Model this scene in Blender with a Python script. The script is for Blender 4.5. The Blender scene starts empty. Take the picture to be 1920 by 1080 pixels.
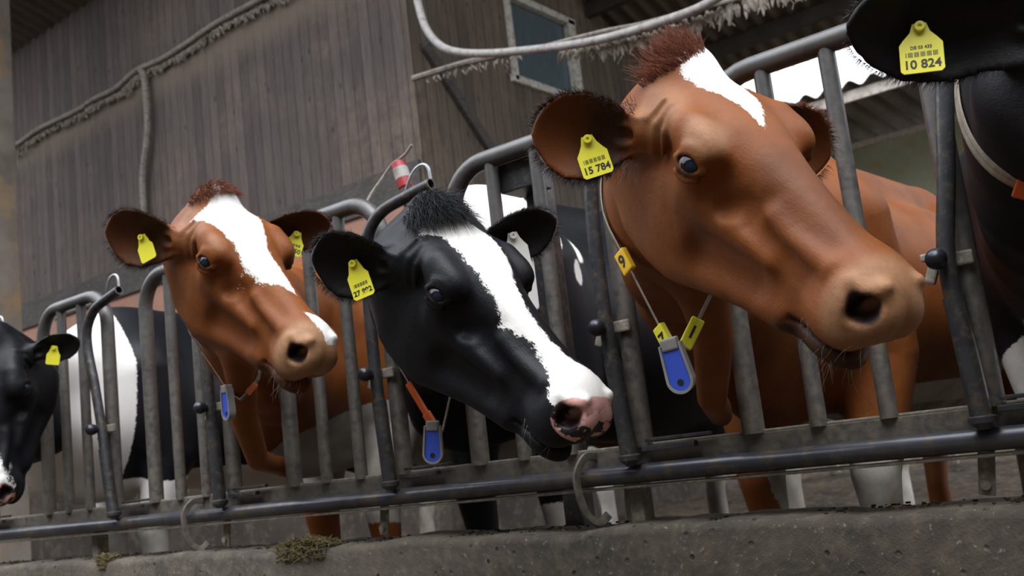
import bpy, bmesh, math, random
import numpy as np
from mathutils import Vector, Matrix

# ------------------------------------------------------------ camera, sky, light, exposure
SC = bpy.context.scene
COL = SC.collection
random.seed(7); np.random.seed(7)

F_PX, HEAD, PITCH, ROLL = 1937.7, 0.918352, 0.161744, -0.117314
CAM = (1.2641, -1.99354, 0.58012)
def cam_axes():
    h, p, r = HEAD, PITCH, ROLL
    f = Vector((-math.cos(h)*math.cos(p), math.sin(h)*math.cos(p), math.sin(p)))
    rt = Vector((math.sin(h), math.cos(h), 0)); up = rt.cross(f)
    return math.cos(r)*rt + math.sin(r)*up, -math.sin(r)*rt + math.cos(r)*up, f
_r, _u, _f = cam_axes()
cd = bpy.data.cameras.new('camera'); cam = bpy.data.objects.new('camera', cd); COL.objects.link(cam)
cam.matrix_world = Matrix(((_r.x, _u.x, -_f.x, CAM[0]), (_r.y, _u.y, -_f.y, CAM[1]), (_r.z, _u.z, -_f.z, CAM[2]), (0, 0, 0, 1)))
cd.sensor_width = 36.0; cd.lens = 36.0*F_PX/1920; cd.clip_start = 0.02; cd.clip_end = 200
cd.dof.use_dof = True; cd.dof.focus_distance = 1.75; cd.dof.aperture_fstop = 7.0
SC.camera = cam

world = bpy.data.worlds.new('sky'); SC.world = world; world.use_nodes = True
wn = world.node_tree.nodes; wl = world.node_tree.links; wn.clear()
wo = wn.new('ShaderNodeOutputWorld'); bg = wn.new('ShaderNodeBackground')
tc = wn.new('ShaderNodeTexCoord'); sx = wn.new('ShaderNodeSeparateXYZ'); mr = wn.new('ShaderNodeMapRange'); mx = wn.new('ShaderNodeMix')
mx.data_type = 'RGBA'; mx.inputs[6].default_value = (1.0, 1.03, 1.08, 1); mx.inputs[7].default_value = (3.4, 3.6, 3.95, 1)
mr.inputs[1].default_value = 0.0; mr.inputs[2].default_value = 0.8
wl.new(tc.outputs['Generated'], sx.inputs[0]); wl.new(sx.outputs['Z'], mr.inputs[0]); wl.new(mr.outputs[0], mx.inputs[0])
wl.new(mx.outputs[2], bg.inputs[0]); wl.new(bg.outputs[0], wo.inputs[0]); bg.inputs[1].default_value = 1.0

sun = bpy.data.lights.new('daylight_sun', 'SUN'); so = bpy.data.objects.new('daylight_sun', sun); COL.objects.link(so)
sun.energy = 1.8; sun.angle = math.radians(40); sun.color = (1.0, 0.98, 0.95)
so.rotation_euler = Vector((-0.25, 0.45, -1.0)).to_track_quat('-Z', 'Y').to_euler()

SC.view_settings.view_transform = 'Standard'; SC.view_settings.look = 'None'
SC.view_settings.exposure = 0.2; SC.view_settings.gamma = 1.0; SC.view_settings.use_curve_mapping = False
SC.cycles.max_bounces = 6

# ------------------------------------------------------------ object helpers
def tag(o, label=None, cat=None, group=None, kind=None):
    if label: o['label'] = label
    if cat: o['category'] = cat
    if group: o['group'] = group
    if kind: o['kind'] = kind
    return o
def empty(name, loc, label=None, cat=None, group=None, kind=None):
    o = bpy.data.objects.new(name, None); COL.objects.link(o); o.location = loc; o.empty_display_size = .1
    return tag(o, label, cat, group, kind)
def link_mesh(name, me, mat, parent=None):
    o = bpy.data.objects.new(name, me); COL.objects.link(o)
    if mat is not None:
        for m in (mat if isinstance(mat, (list, tuple)) else [mat]): me.materials.append(m)
    if parent is not None:
        o.parent = parent; o.matrix_parent_inverse = parent_inv(parent)
    return o
def parent_inv(p):
    m = Matrix.Identity(4); chain = []
    q = p
    while q is not None: chain.append(q); q = q.parent
    for q in reversed(chain):
        m = m @ q.matrix_parent_inverse @ Matrix.LocRotScale(q.location, q.rotation_euler, q.scale)
    return m.inverted()
class MB:
    """collects shapes and links them as one mesh object (world coordinates)"""
    def __init__(s): s.v = []; s.f = []; s.sm = []
    def add(s, vs, fs, smooth=True):
        n = len(s.v); s.v += [tuple(map(float, v)) for v in vs]; s.f += [tuple(i+n for i in f) for f in fs]; s.sm += [smooth]*len(fs)
        return s
    def box(s, c, size, rot=None, bevel=0.0):
        bm = bmesh.new(); bmesh.ops.create_cube(bm, size=1.0)
        for v in bm.verts: v.co = Vector((v.co.x*size[0], v.co.y*size[1], v.co.z*size[2]))
        if bevel: bmesh.ops.bevel(bm, geom=bm.edges[:], offset=bevel, segments=2, affect='EDGES', profile=.6)
        M = rot.to_3x3() if rot else Matrix.Identity(3)
        vs = [M @ v.co + Vector(c) for v in bm.verts]; bm.verts.index_update()
        fs = [[v.index for v in f.verts] for f in bm.faces]; bm.free()
        return s.add(vs, fs, False)
    def tube(s, pts, r, seg=14, cap=True, hollow=False, flat=None, updir=None):
        """tube along points; r a number or list; flat=(a,b) for an elliptic/strap section"""
        P = [Vector(p) for p in pts]; n = len(P); R = r if isinstance(r, (list, tuple)) else [r]*n
        T = []
        for i in range(n):
            t = (P[min(i+1, n-1)] - P[max(i-1, 0)]); T.append(t.normalized() if t.length > 1e-9 else Vector((0, 0, 1)))
        u = Vector(updir) if updir is not None else (Vector((0, 0, 1)) if abs(T[0].z) < .9 else Vector((1, 0, 0)))
        vs = []; 
        for i in range(n):
            u = (u - T[i]*u.dot(T[i]))
            u.normalize(); w = T[i].cross(u)
            for k in range(seg):
                a = 2*math.pi*k/seg
                if flat: 
                    c, sn = math.cos(a), math.sin(a); e = .55
                    vs.append(P[i] + u*(math.copysign(abs(c)**e, c)*flat[0]) + w*(math.copysign(abs(sn)**e, sn)*flat[1]))
                else: vs.append(P[i] + (u*math.cos(a) + w*math.sin(a))*R[i])
        fs = [(i*seg+k, i*seg+(k+1) % seg, (i+1)*seg+(k+1) % seg, (i+1)*seg+k) for i in range(n-1) for k in range(seg)]
        if cap and not hollow: fs += [tuple(reversed(range(seg))), tuple(range((n-1)*seg, n*seg))]
        if hollow:      # open pipe end at the last point: a rim and a bore
            b = len(vs); 
            for k in range(seg):
                q = vs[(n-1)*seg+k]; vs.append(P[-1] + (q-P[-1])*.74)
            for k in range(seg):
                q = vs[b+k]; vs.append(q - T[-1]*R[-1]*4)
            for k in range(seg):
                k2 = (k+1) % seg
                fs.append(((n-1)*seg+k, (n-1)*seg+k2, b+k2, b+k)); fs.append((b+k, b+k2, b+seg+k2, b+seg+k))
            fs.append(tuple(range(b+seg, b+2*seg))); fs.append(tuple(reversed(range(seg))))
        return s.add(vs, fs)
    def lathe(s, base, axis, prof, seg=20):
        """prof: list of (height, radius) along axis"""
        a = Vector(axis).normalized(); P = [Vector(base)+a*h for h, _ in prof]
        u = a.orthogonal().normalized(); w = a.cross(u); vs = []
        for p, (h, r) in zip(P, prof):
            for k in range(seg):
                t = 2*math.pi*k/seg; vs.append(p + (u*math.cos(t)+w*math.sin(t))*max(r, 1e-5))
        n = len(prof)
        fs = [(i*seg+k, i*seg+(k+1) % seg, (i+1)*seg+(k+1) % seg, (i+1)*seg+k) for i in range(n-1) for k in range(seg)]
        fs += [tuple(reversed(range(seg))), tuple(range((n-1)*seg, n*seg))]
        return s.add(vs, fs)
    def plate(s, outline, M, th):
        """2D outline extruded to a plate of thickness th, placed by matrix M"""
        n = len(outline); vs = [M @ Vector((x, y, -th/2)) for x, y in outline] + [M @ Vector((x, y, th/2)) for x, y in outline]
        fs = [tuple(reversed(range(n))), tuple(range(n, 2*n))] + [(i, (i+1) % n, n+(i+1) % n, n+i) for i in range(n)]
        return s.add(vs, fs, False)
    def build(s, name, mat, parent=None):
        me = bpy.data.meshes.new(name); me.from_pydata(s.v, [], s.f); me.update()
        me.polygons.foreach_set('use_smooth', s.sm)
        if any(s.sm): 
            try: me.set_sharp_from_angle(angle=math.radians(40))
            except Exception: pass
        return link_mesh(name, me, mat, parent)
def smooth_path(ctrl, n=8):
    """Catmull-Rom through the control points"""
    P = [Vector(p) for p in ctrl]; P = [P[0]*2-P[1]] + P + [P[-1]*2-P[-2]]; out = []
    for i in range(1, len(P)-2):
        for k in range(n):
            t = k/n; a, b, c, d = P[i-1], P[i], P[i+1], P[i+2]
            out.append(.5*((2*b) + (c-a)*t + (2*a-5*b+4*c-d)*t*t + (3*b-a-3*c+d)*t**3))
    return out + [P[-2]]

# ------------------------------------------------------------ materials
def new_mat(name):
    m = bpy.data.materials.new(name); m.use_nodes = True
    nt = m.node_tree; b = nt.nodes['Principled BSDF']; return m, nt, b
class NT:
    def __init__(s, nt): s.t = nt
    def n(s, typ, **kw):
        x = s.t.nodes.new(typ)
        for k, v in kw.items(): setattr(x, k, v)
        return x
    def l(s, a, b): s.t.links.new(a, b)
    def math(s, op, a, b=None, c=None, clamp=False):
        x = s.n('ShaderNodeMath', operation=op, use_clamp=clamp)
        for i, q in enumerate((a, b, c)):
            if q is None: continue
            if isinstance(q, (int, float)): x.inputs[i].default_value = q
            else: s.l(q, x.inputs[i])
        return x.outputs[0]
    def mix(s, f, a, b, blend='MIX'):
        x = s.n('ShaderNodeMix', data_type='RGBA', blend_type=blend)
        for i, q in ((0, f), (6, a), (7, b)):
            if isinstance(q, (int, float)): x.inputs[i].default_value = q
            elif isinstance(q, tuple): x.inputs[i].default_value = (*q[:3], 1)
            else: s.l(q, x.inputs[i])
        return x.outputs[2]
    def noise(s, vec, scale, detail=4, rough=.55, dist=0.):
        x = s.n('ShaderNodeTexNoise'); x.inputs['Scale'].default_value = scale; x.inputs['Detail'].default_value = detail
        x.inputs['Roughness'].default_value = rough; x.inputs['Distortion'].default_value = dist
        if vec is not None: s.l(vec, x.inputs['Vector'])
        return x.outputs['Fac']
    def ramp(s, f, stops, interp='LINEAR'):
        x = s.n('ShaderNodeValToRGB'); x.color_ramp.interpolation = interp; cr = x.color_ramp
        while len(cr.elements) < len(stops): cr.elements.new(.5)
        for e, (p, c) in zip(cr.elements, stops): e.position = p; e.color = (*c[:3], 1) if isinstance(c, tuple) else (c, c, c, 1)
        s.l(f, x.inputs[0]); return x.outputs[0]
    def coord(s, which='Object', scale=None, rot=None):
        t = s.n('ShaderNodeTexCoord').outputs[which]
        if scale or rot:
            m = s.n('ShaderNodeMapping'); s.l(t, m.inputs[0])
            if scale: m.inputs['Scale'].default_value = scale
            if rot: m.inputs['Rotation'].default_value = rot
            return m.outputs[0]
        return t
    def bump(s, h, strength, dist, b):
        x = s.n('ShaderNodeBump'); x.inputs['Strength'].default_value = strength; x.inputs['Distance'].default_value = dist
        s.l(h, x.inputs['Height']); s.l(x.outputs[0], b.inputs['Normal']); return x
def mottled(name, c1, c2, scale=8, rough=.6, metal=0., bump=.3, bd=.004, c3=None, sc3=40, stretch=None):
    m, nt, b = new_mat(name); q = NT(nt); co = q.coord('Object', stretch)
    n1 = q.noise(co, scale, 6, .6); col = q.mix(q.ramp(n1, [(.3, 0.), (.7, 1.)]), c1, c2)
    if c3: col = q.mix(q.ramp(q.noise(co, sc3, 5, .65), [(.5, 0.), (.66, 1.)]), col, c3)
    q.l(col, b.inputs['Base Color']); b.inputs['Roughness'].default_value = rough; b.inputs['Metallic'].default_value = metal
    if bump: q.bump(q.noise(co, scale*5, 6, .65), bump, bd, b)
    return m
def plain(name, c, rough=.5, metal=0.):
    m, nt, b = new_mat(name); q = NT(nt); n = q.noise(q.coord('Object'), 30, 3)
    q.l(q.mix(n, tuple(x*.86 for x in c), tuple(min(1, x*1.1) for x in c)), b.inputs['Base Color'])
    b.inputs['Roughness'].default_value = rough; b.inputs['Metallic'].default_value = metal
    return m

def steel_mat():
    m, nt, b = new_mat('galvanised_steel'); q = NT(nt); co = q.coord('Object')
    n1 = q.noise(co, 9, 6, .6); n2 = q.noise(co, 60, 5, .7); n3 = q.noise(co, 2.3, 3, .5)
    col = q.mix(q.ramp(n1, [(.3, 0.), (.7, 1.)]), (.070, .069, .070), (.135, .133, .132))
    # dung dust, thicker where the noise is high and on the lower bars
    geo = q.n('ShaderNodeSeparateXYZ'); q.l(q.n('ShaderNodeNewGeometry').outputs['Position'], geo.inputs[0])
    low = q.n('ShaderNodeMapRange'); q.l(geo.outputs['Z'], low.inputs[0]); low.inputs[1].default_value = 1.3; low.inputs[2].default_value = .5
    d = q.math('MULTIPLY', q.ramp(n2, [(.38, 0.), (.62, 1.)]), q.math('ADD', q.math('MULTIPLY', low.outputs[0], .75), q.math('MULTIPLY', n3, .35)), clamp=True)
    col = q.mix(d, col, (.20, .165, .12))
    q.l(col, b.inputs['Base Color']); b.inputs['Metallic'].default_value = .35
    q.l(q.math('ADD', q.math('MULTIPLY', d, .4), .36), b.inputs['Roughness'])
    q.bump(n2, .25, .002, b); return m
M_STEEL = steel_mat()
M_BRIGHT = mottled('worn_bright_zinc', (.34, .37, .40), (.50, .50, .48), 14, .4, .45, .2, .002, (.30, .25, .17), 30)
M_ARM = mottled('dark_locking_steel', (.035, .037, .042), (.075, .078, .085), 10, .38, .45, .2, .002, (.13, .105, .075), 55)
M_RAILPIPE = mottled('polished_rail_pipe', (.05, .053, .065), (.10, .105, .12), 7, .30, .5, .15, .002, (.15, .12, .09), 26)
M_FLANGE = mottled('dusty_rail_flange', (.27, .235, .185), (.16, .145, .125), 12, .8, .1, .5, .004, (.38, .33, .25), 50)
M_BALL = mottled('latch_ball_dark', (.02, .022, .03), (.05, .05, .06), 20, .3, .5, .1, .001)

def concrete_mat():
    m, nt, b = new_mat('stained_concrete'); q = NT(nt); co = q.coord('Object')
    n1 = q.noise(co, 2.6, 7, .65, .4); n2 = q.noise(co, 24, 6, .7); n3 = q.noise(co, 95, 4, .6)
    col = q.mix(q.ramp(n1, [(.32, 0.), (.68, 1.)]), (.040, .034, .028), (.115, .094, .070))
    col = q.mix(q.ramp(n2, [(.45, 0.), (.75, 1.)]), col, (.15, .122, .086))
    col = q.mix(q.ramp(n3, [(.62, 0.), (.72, 1.)]), col, (.24, .22, .18))
    vor = q.n('ShaderNodeTexVoronoi'); vor.inputs['Scale'].default_value = 22; q.l(co, vor.inputs['Vector'])
    pit = q.ramp(vor.outputs['Distance'], [(.08, 1.), (.16, 0.)])
    col = q.mix(q.math('MULTIPLY', pit, q.ramp(n2, [(.5, 0.), (.56, 1.)])), col, (.02, .017, .014))
    q.l(col, b.inputs['Base Color']); b.inputs['Roughness'].default_value = .85
    q.bump(q.math('SUBTRACT', q.math('ADD', n2, q.math('MULTIPLY', n3, .5)), pit), .5, .008, b); return m
M_CONC = concrete_mat()
def mud_mat():
    m, nt, b = new_mat('trampled_mud'); q = NT(nt); co = q.coord('Object')
    n1 = q.noise(co, 1.5, 6, .65); n2 = q.noise(co, 14, 7, .7)
    col = q.mix(q.ramp(n1, [(.35, 0.), (.65, 1.)]), (.020, .014, .010), (.085, .060, .040))
    col = q.mix(q.ramp(n2, [(.5, 0.), (.72, 1.)]), col, (.15, .115, .08))
    q.l(col, b.inputs['Base Color']); q.l(q.ramp(n1, [(.4, .6), (.6, .95)]), b.inputs['Roughness']); b.inputs['Specular IOR Level'].default_value = .12
    q.bump(n2, .9, .03, b); return m
M_MUD = mud_mat()
def plank_mat(name, axis, c_dark, c_light, c_warm):
    """weathered vertical boards; axis = 0 boards counted along x, 1 along y"""
    m, nt, b = new_mat(name); q = NT(nt); co = q.coord('Object')
    sep = q.n('ShaderNodeSeparateXYZ'); q.l(co, sep.inputs[0]); a = sep.outputs[axis]
    W_ = .125
    idx = q.math('FLOOR', q.math('DIVIDE', a, W_)); fr = q.math('FRACT', q.math('DIVIDE', a, W_))
    wn_ = q.n('ShaderNodeTexWhiteNoise', noise_dimensions='1D'); q.l(idx, wn_.inputs['W'])
    st = q.coord('Object', (9, 9, .55)); grain = q.noise(st, 5, 7, .7, .3); big = q.noise(co, .9, 5, .6); fine = q.noise(co, 7, 6, .7)
    gr2 = q.noise(q.coord('Object', (30, 30, .9)), 3, 5, .7)
    col = q.mix(q.ramp(grain, [(.3, 0.), (.72, 1.)]), c_dark, c_light)
    col = q.mix(q.math('MULTIPLY', wn_.outputs[0], .55), col, tuple(x*.55 for x in c_dark))
    col = q.mix(q.math('MULTIPLY', q.ramp(big, [(.45, 0.), (.75, 1.)]), q.ramp(fine, [(.35, 0.), (.7, 1.)])), col, c_warm)
    warm = q.math('MULTIPLY', q.ramp(gr2, [(.60, 0.), (.72, 1.)]), .6); col = q.mix(warm, col, tuple(x*1.25 for x in c_warm))
    # knots
    vo = q.n('ShaderNodeTexVoronoi'); vo.inputs['Scale'].default_value = 3.2; q.l(q.coord('Object', (2.4, 2.4, 1.0)), vo.inputs['Vector'])
    kn = q.ramp(vo.outputs['Distance'], [(.05, 1.), (.14, 0.)]); col = q.mix(q.math('MULTIPLY', kn, .75), col, tuple(x*.3 for x in c_dark))
    gap = q.ramp(q.math('ABSOLUTE', q.math('SUBTRACT', fr, .5)), [(.44, 0.), (.485, 1.)])
    col = q.mix(q.math('MULTIPLY', gap, .6), col, (.012, .010, .009))
    # dust that has run down the boards below the cable
    zz = sep.outputs[2]; f1 = q.n('ShaderNodeMapRange'); q.l(zz, f1.inputs[0]); f1.inputs[1].default_value = 4.35; f1.inputs[2].default_value = 4.93
    f2 = q.n('ShaderNodeMapRange'); q.l(zz, f2.inputs[0]); f2.inputs[1].default_value = 4.99; f2.inputs[2].default_value = 4.94
    dn = q.noise(q.coord('Object', (2.2, 2.2, 1.4)), 3.2, 6, .7, .8)
    st_ = q.ramp(q.math('MULTIPLY', q.math('MULTIPLY', q.math('POWER', f1.outputs[0], 1.6), f2.outputs[0]), q.math('ADD', dn, .25)), [(.12, 0.), (.42, 1.)])
    if axis == 0: col = q.mix(q.math('MULTIPLY', st_, .8), col, (.20, .155, .115))
    q.l(col, b.inputs['Base Color']); b.inputs['Roughness'].default_value = .85
    q.bump(q.math('SUBTRACT', q.math('MULTIPLY', grain, .4), gap), .5, .010, b); return m
M_PLANK_A = plank_mat('weathered_boards', 0, (.082, .064, .058), (.19, .152, .135), (.28, .20, .14))
M_PLANK_B = plank_mat('weathered_boards_brown', 1, (.095, .072, .056), (.22, .17, .13), (.34, .25, .17))
M_BOARD = mottled('grey_edge_board', (.05, .047, .046), (.09, .082, .075), 4, .8, 0, .4, .006, (.14, .11, .08), 20, (1, 1, 4))
def brick_mat():
    m, nt, b = new_mat('painted_brick'); q = NT(nt); co = q.coord('Object'); br = q.n('ShaderNodeTexBrick')
    mp = q.n('ShaderNodeMapping'); mp.inputs['Rotation'].default_value = (math.pi/2, 0, 0); q.l(co, mp.inputs[0]); q.l(mp.outputs[0], br.inputs[0])
    br.inputs['Scale'].default_value = 1; br.inputs['Brick Width'].default_value = .24; br.inputs['Row Height'].default_value = .075; br.inputs['Mortar Size'].default_value = .006
    br.inputs[1].default_value = (.46, .22, .15, 1); br.inputs[2].default_value = (.40, .19, .13, 1); br.inputs[3].default_value = (.34, .2, .15, 1)
    q.l(q.mix(q.math('MULTIPLY', q.noise(co, 3, 5), .4), br.outputs[0], (.45, .30, .22)), b.inputs['Base Color']); b.inputs['Roughness'].default_value = .85
    return m
M_BRICK = brick_mat()
M_ROOF = mottled('fibre_cement_sheet', (.08, .066, .052), (.16, .132, .10), 3, .85, 0, .4, .01, (.15, .12, .09), 9, (1, .3, 1))
M_TIMBER = mottled('dark_roof_timber', (.03, .022, .017), (.06, .045, .034), 5, .8, 0, .4, .006)
M_FASCIA = mottled('pale_fascia_board', (.42, .37, .33), (.55, .49, .44), 4, .7, 0, .2, .004, (.30, .25, .2), 20)
M_PANEL = mottled('pale_green_panel', (.26, .29, .20), (.34, .36, .26), 1.6, .7, 0, .1, .004, (.32, .27, .14), 5)
M_FRAMEW = mottled('flaking_window_paint', (.55, .52, .46), (.75, .72, .66), 12, .6, 0, .3, .003, (.30, .24, .17), 30)
M_CABLE = mottled('dusty_cable', (.22, .19, .155), (.33, .29, .245), 14, .8, 0, .5, .004, (.12, .10, .08), 30)
M_WEB = mottled('cobweb_dust', (.20, .165, .13), (.30, .26, .21), 14, .95, 0, .6, .01, (.42, .38, .34), 20)
M_HOSE = mottled('grey_hose', (.33, .31, .29), (.45, .43, .41), 9, .55, 0, .2, .003, (.24, .2, .17), 22)
M_TAN = mottled('tan_strap_webbing', (.26, .22, .165), (.36, .31, .24), 60, .85, 0, .5, .002, (.17, .14, .10), 30)
M_TAG = plain('yellow_tag_plastic', (.86, .80, .05), .38)
M_TAGW = plain('white_tag_plastic', (.82, .82, .76), .4)
M_TAGO = plain('amber_number_block', (.85, .50, .03), .4)
M_ORANGE = plain('orange_collar_plastic', (.60, .10, .015), .45)
M_INK = plain('black_ink', (.02, .02, .018), .5)
M_BLUE = plain('blue_transponder', (.05, .11, .62), .35)
M_GREYP = mottled('grey_transponder_case', (.22, .215, .20), (.32, .31, .29), 30, .45, 0, .15, .001)
M_RED = plain('red_plastic', (.36, .03, .035), .35)
M_HOOF = mottled('hoof_horn', (.03, .025, .02), (.08, .065, .05), 20, .6, 0, .3, .003)
M_HAY = mottled('chopped_silage', (.07, .055, .02), (.18, .14, .055), 30, .9, 0, .4, .004)
def glass_mat():
    m, nt, b = new_mat('dirty_window_glass'); q = NT(nt); co = q.coord('Object', (6, 6, .7))
    n = q.noise(co, 4, 6, .7); q.l(q.mix(n, (.06, .09, .105), (.16, .20, .22)), b.inputs['Base Color'])
    b.inputs['Roughness'].default_value = .25; b.inputs['Specular IOR Level'].default_value = .5; return m
M_GLASS = glass_mat()

# ------------------------------------------------------------ the setting: ground, walls, roof
def grid_mesh(name, x0, x1, nx, y0, y1, ny, zf, mat, kind='structure'):
    X, Y = np.meshgrid(np.linspace(x0, x1, nx), np.linspace(y0, y1, ny), indexing='ij'); Z = zf(X, Y)
    V = np.stack([X, Y, Z], -1).reshape(-1, 3); i = np.arange(nx*ny).reshape(nx, ny)
    Fc = np.stack([i[:-1, :-1], i[1:, :-1], i[1:, 1:], i[:-1, 1:]], -1).reshape(-1, 4)
    me = bpy.data.meshes.new(name); me.from_pydata(V.tolist(), [], Fc.tolist()); me.update(); me.polygons.foreach_set('use_smooth', [True]*len(Fc))
    return tag(link_mesh(name, me, mat), kind=kind)
def lumps(X, Y, s, seed):
    r = np.random.default_rng(seed); Z = np.zeros_like(X)
    for k in range(26):
        f = s*(1+k*.35); a = r.uniform(0, 6.28); Z += np.sin(X*f*math.cos(a)+Y*f*math.sin(a)+r.uniform(0, 6.28))/(1+k*.35)
    return Z
grid_mesh('floor', -16, 7, 260, -6, 26, 420, lambda X, Y: .016*lumps(X, Y, 6, 3)*np.where(Y > -.2, 1, .2) - .03, M_MUD)

def stru(mb, name, mat, parent=None):
    o = mb.build(name, mat, parent)
    if parent is None: tag(o, kind='structure')
    return o
M_DARKC = mottled('dung_stained_render', (.030, .023, .017), (.065, .050, .038), 2.5, .95, 0, .5, .01, (.10, .08, .06), 9)
YA = 4.0; XB = -4.08
wa = MB(); wa.box((-9.1, YA+.03, 4.60), (10.04, .06, 3.30)); stru(wa, 'wall_back', M_PLANK_A)
wa = MB(); wa.box((-9.1, YA-.012, 2.86), (10.05, .05, .30)); stru(wa, 'trim_1', M_BOARD)
wa = MB(); wa.box((-9.1, YA+.05, 2.06), (10.0, .12, 1.30)); stru(wa, 'wall_base', M_BRICK)
wa = MB(); wa.box((-9.1, YA+.03, .66), (10.0, .16, 1.5)); stru(wa, 'wall_plinth', M_DARKC)
# the boarded gable wall running away from the corner, with an opening for the window
WY0, WY1, WZ0, WZ1 = 5.36, 6.44, 3.97, 4.85
wb = MB()
for (a, b, c, d) in [(YA-.01, WY0, 2.72, 6.3), (WY1, 8.3, 2.72, 5.3), (WY0, WY1, 2.72, WZ0), (WY0, WY1, WZ1, 6.2)]:
    wb.box((XB, (a+b)/2, (c+d)/2), (.06, b-a, d-c))
stru(wb, 'wall_gable', M_PLANK_B)
wb = MB(); wb.box((XB-.01, 6.2, 2.06), (.12, 4.2, 1.34)); stru(wb, 'wall_gable_base', M_BRICK)
wb = MB(); wb.box((XB-.01, 6.2, .66), (.14, 4.2, 1.5)); stru(wb, 'wall_gable_plinth', M_DARKC)
bb = MB(); bb.box((XB+.058, 4.56, 3.55), (.05, .10, 1.25), Matrix.Rotation(math.radians(43), 3, 'X'), .008); tag(bb.build('diagonal_brace', M_BOARD), 'grey diagonal timber brace on the brown boarded wall below the window', 'brace')
win = empty('window_1', (XB, (WY0+WY1)/2, WZ0), kind='structure')
g = MB(); g.box((XB-.01, (WY0+WY1)/2, (WZ0+WZ1)/2), (.012, WY1-WY0, WZ1-WZ0)); g.build('pane', M_GLASS, win)
fr = MB()
for (cy, cz, sy, sz) in [((WY0+WY1)/2, WZ0+.02, WY1-WY0+.10, .07), ((WY0+WY1)/2, WZ1-.02, WY1-WY0+.10, .07), (WY0+.01, (WZ0+WZ1)/2, .06, WZ1-WZ0), (WY1-.03, (WZ0+WZ1)/2, .12, WZ1-WZ0)]:
    fr.box((XB+.035, cy, cz), (.07, sy, sz), None, .006)
fr.build('window_frame', M_FRAMEW, win)

def corrugated(x0, x1, pts, mat, name, wl=.177, amp=.028, th=.012):
    """fibre-cement sheeting: waves counted along x, profile (y, z) points up the slope, top and underside"""
    n = int((x1-x0)/wl*8); xs = np.linspace(x0, x1, n); w = amp*np.sin(xs*2*math.pi/wl); vs = []; m = len(pts)
    for s in (0, th):
        for (y, z) in pts:
            for x, q in zip(xs, w): vs.append((x, y, z+q+s))
    fs = []
    for s in range(2):
        for j in range(m-1):
            for i in range(n-1):
                a = (s*m+j)*n+i; f = (a, a+1, a+n+1, a+n); fs.append(f if s else f[::-1])
    for i in range(n-1):
        for j in (0, m-1):
            a = j*n+i; b = (m+j)*n+i; fs.append((a, a+1, b+1, b))
    mb = MB(); mb.add(vs, fs); return mb.build(name, mat)
SL = .35
rz = lambda y: 6.15 - SL*(y-4)
ro = corrugated(-14.5, 3.5, [(0.9, rz(.9)), (4, rz(4)), (8.75, rz(8.75))], M_ROOF, 'ceiling'); tag(ro, kind='structure')
for y, wh in ((1.6, 'frontmost'), (2.9, 'second'), (4.25, 'third'), (5.5, 'fourth'), (6.8, 'fifth'), (8.0, 'sixth and last')):
    p = MB(); p.box((-5.5, y, rz(y)-.11), (18, .09, .15), None, .008)
    tag(p.build('roof_purlin', M_TIMBER), 'dark timber purlin under the corrugated barn roof, %s counted from the open front' % wh, 'roof beam', 'purlins under the barn roof')
# the shed across the yard, seen under the eave
zf = 4.95
fs_ = MB(); fs_.box((-2.0, 12.0, zf), (16, .05, .15), None, .006); fo = fs_.build('fascia_board', M_FASCIA)
tag(fo, 'pale board along the eave of the shed across the yard, under its wavy sheet edge', 'fascia')
r2 = corrugated(-10, 6, [(11.88, zf+.13), (12.6, zf+.17), (16.2, zf+.05)], M_ROOF, 'shed_roof', .32, .05); tag(r2, 'brown corrugated sheet roof of the shed across the yard', 'roof')
pw = MB(); pw.box((-2.0, 14.6, 3.92), (16, .08, 1.92)); pw = pw.build('wall_far', M_PANEL); tag(pw, kind='structure')
pc = MB(); pc.box((-2.0, 14.50, 4.90), (16, .10, .09), None, .01); tag(pc.build('capping_strip', M_FASCIA), 'thin white capping strip along the top of the pale green far panel', 'trim strip')
pb = MB()
pb.box((-2.0, 14.7, .9), (16, .3, 1.8)); tag(pb.build('wall_far_plinth', M_DARKC), kind='structure')
for x, wh in ((-4.9, 'left'), (.9, 'right')):
    p = MB(); p.box((x, 14.40, 2.5), (.18, .18, 5.0), None, .01); tag(p.build('shed_post', M_TIMBER), 'dark timber post at the %s end of the far pale green panel' % wh, 'post', 'posts of the far shed')

# unseen dark wall added behind the camera to block low sky light
ob = MB(); ob.box((0, -6.6, 2.9), (34, .3, 5.8)); tag(ob.build('sky_block_front', M_TIMBER), kind='structure')
for nm, x in (('sky_block_left', -15.2), ('sky_block_right', 6.6)):  # unseen end walls, added to keep sky light out from both sides
    ob = MB(); ob.box((x, -1.2, 2.9), (.3, 10.8, 5.8)); tag(ob.build(nm, M_TIMBER), kind='structure')
# column at the picture's left, with a white rod beside it
cl = MB(); cl.box((-8.60, 2.75, 3.4), (.42, .30, 6.9), None, .012)
tag(cl.build('barn_column', mottled('pale_column', (.17, .145, .12), (.30, .26, .22), 3, .85, 0, .4, .006, (.36, .24, .12), 2.2)), 'mottled grey-brown barn column at the left edge of the picture', 'column')
rd = MB(); rd.tube(smooth_path([(-8.46, 2.86, 4.02), (-8.425, 2.86, 3.99), (-8.42, 2.86, 3.5), (-8.42, 2.86, 3.13), (-8.46, 2.86, 3.10)], 6), .016, 8)
tag(rd.build('white_pipe_bracket', M_FRAMEW), 'slim white metal bracket fixed upright to the left barn column', 'bracket')

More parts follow.
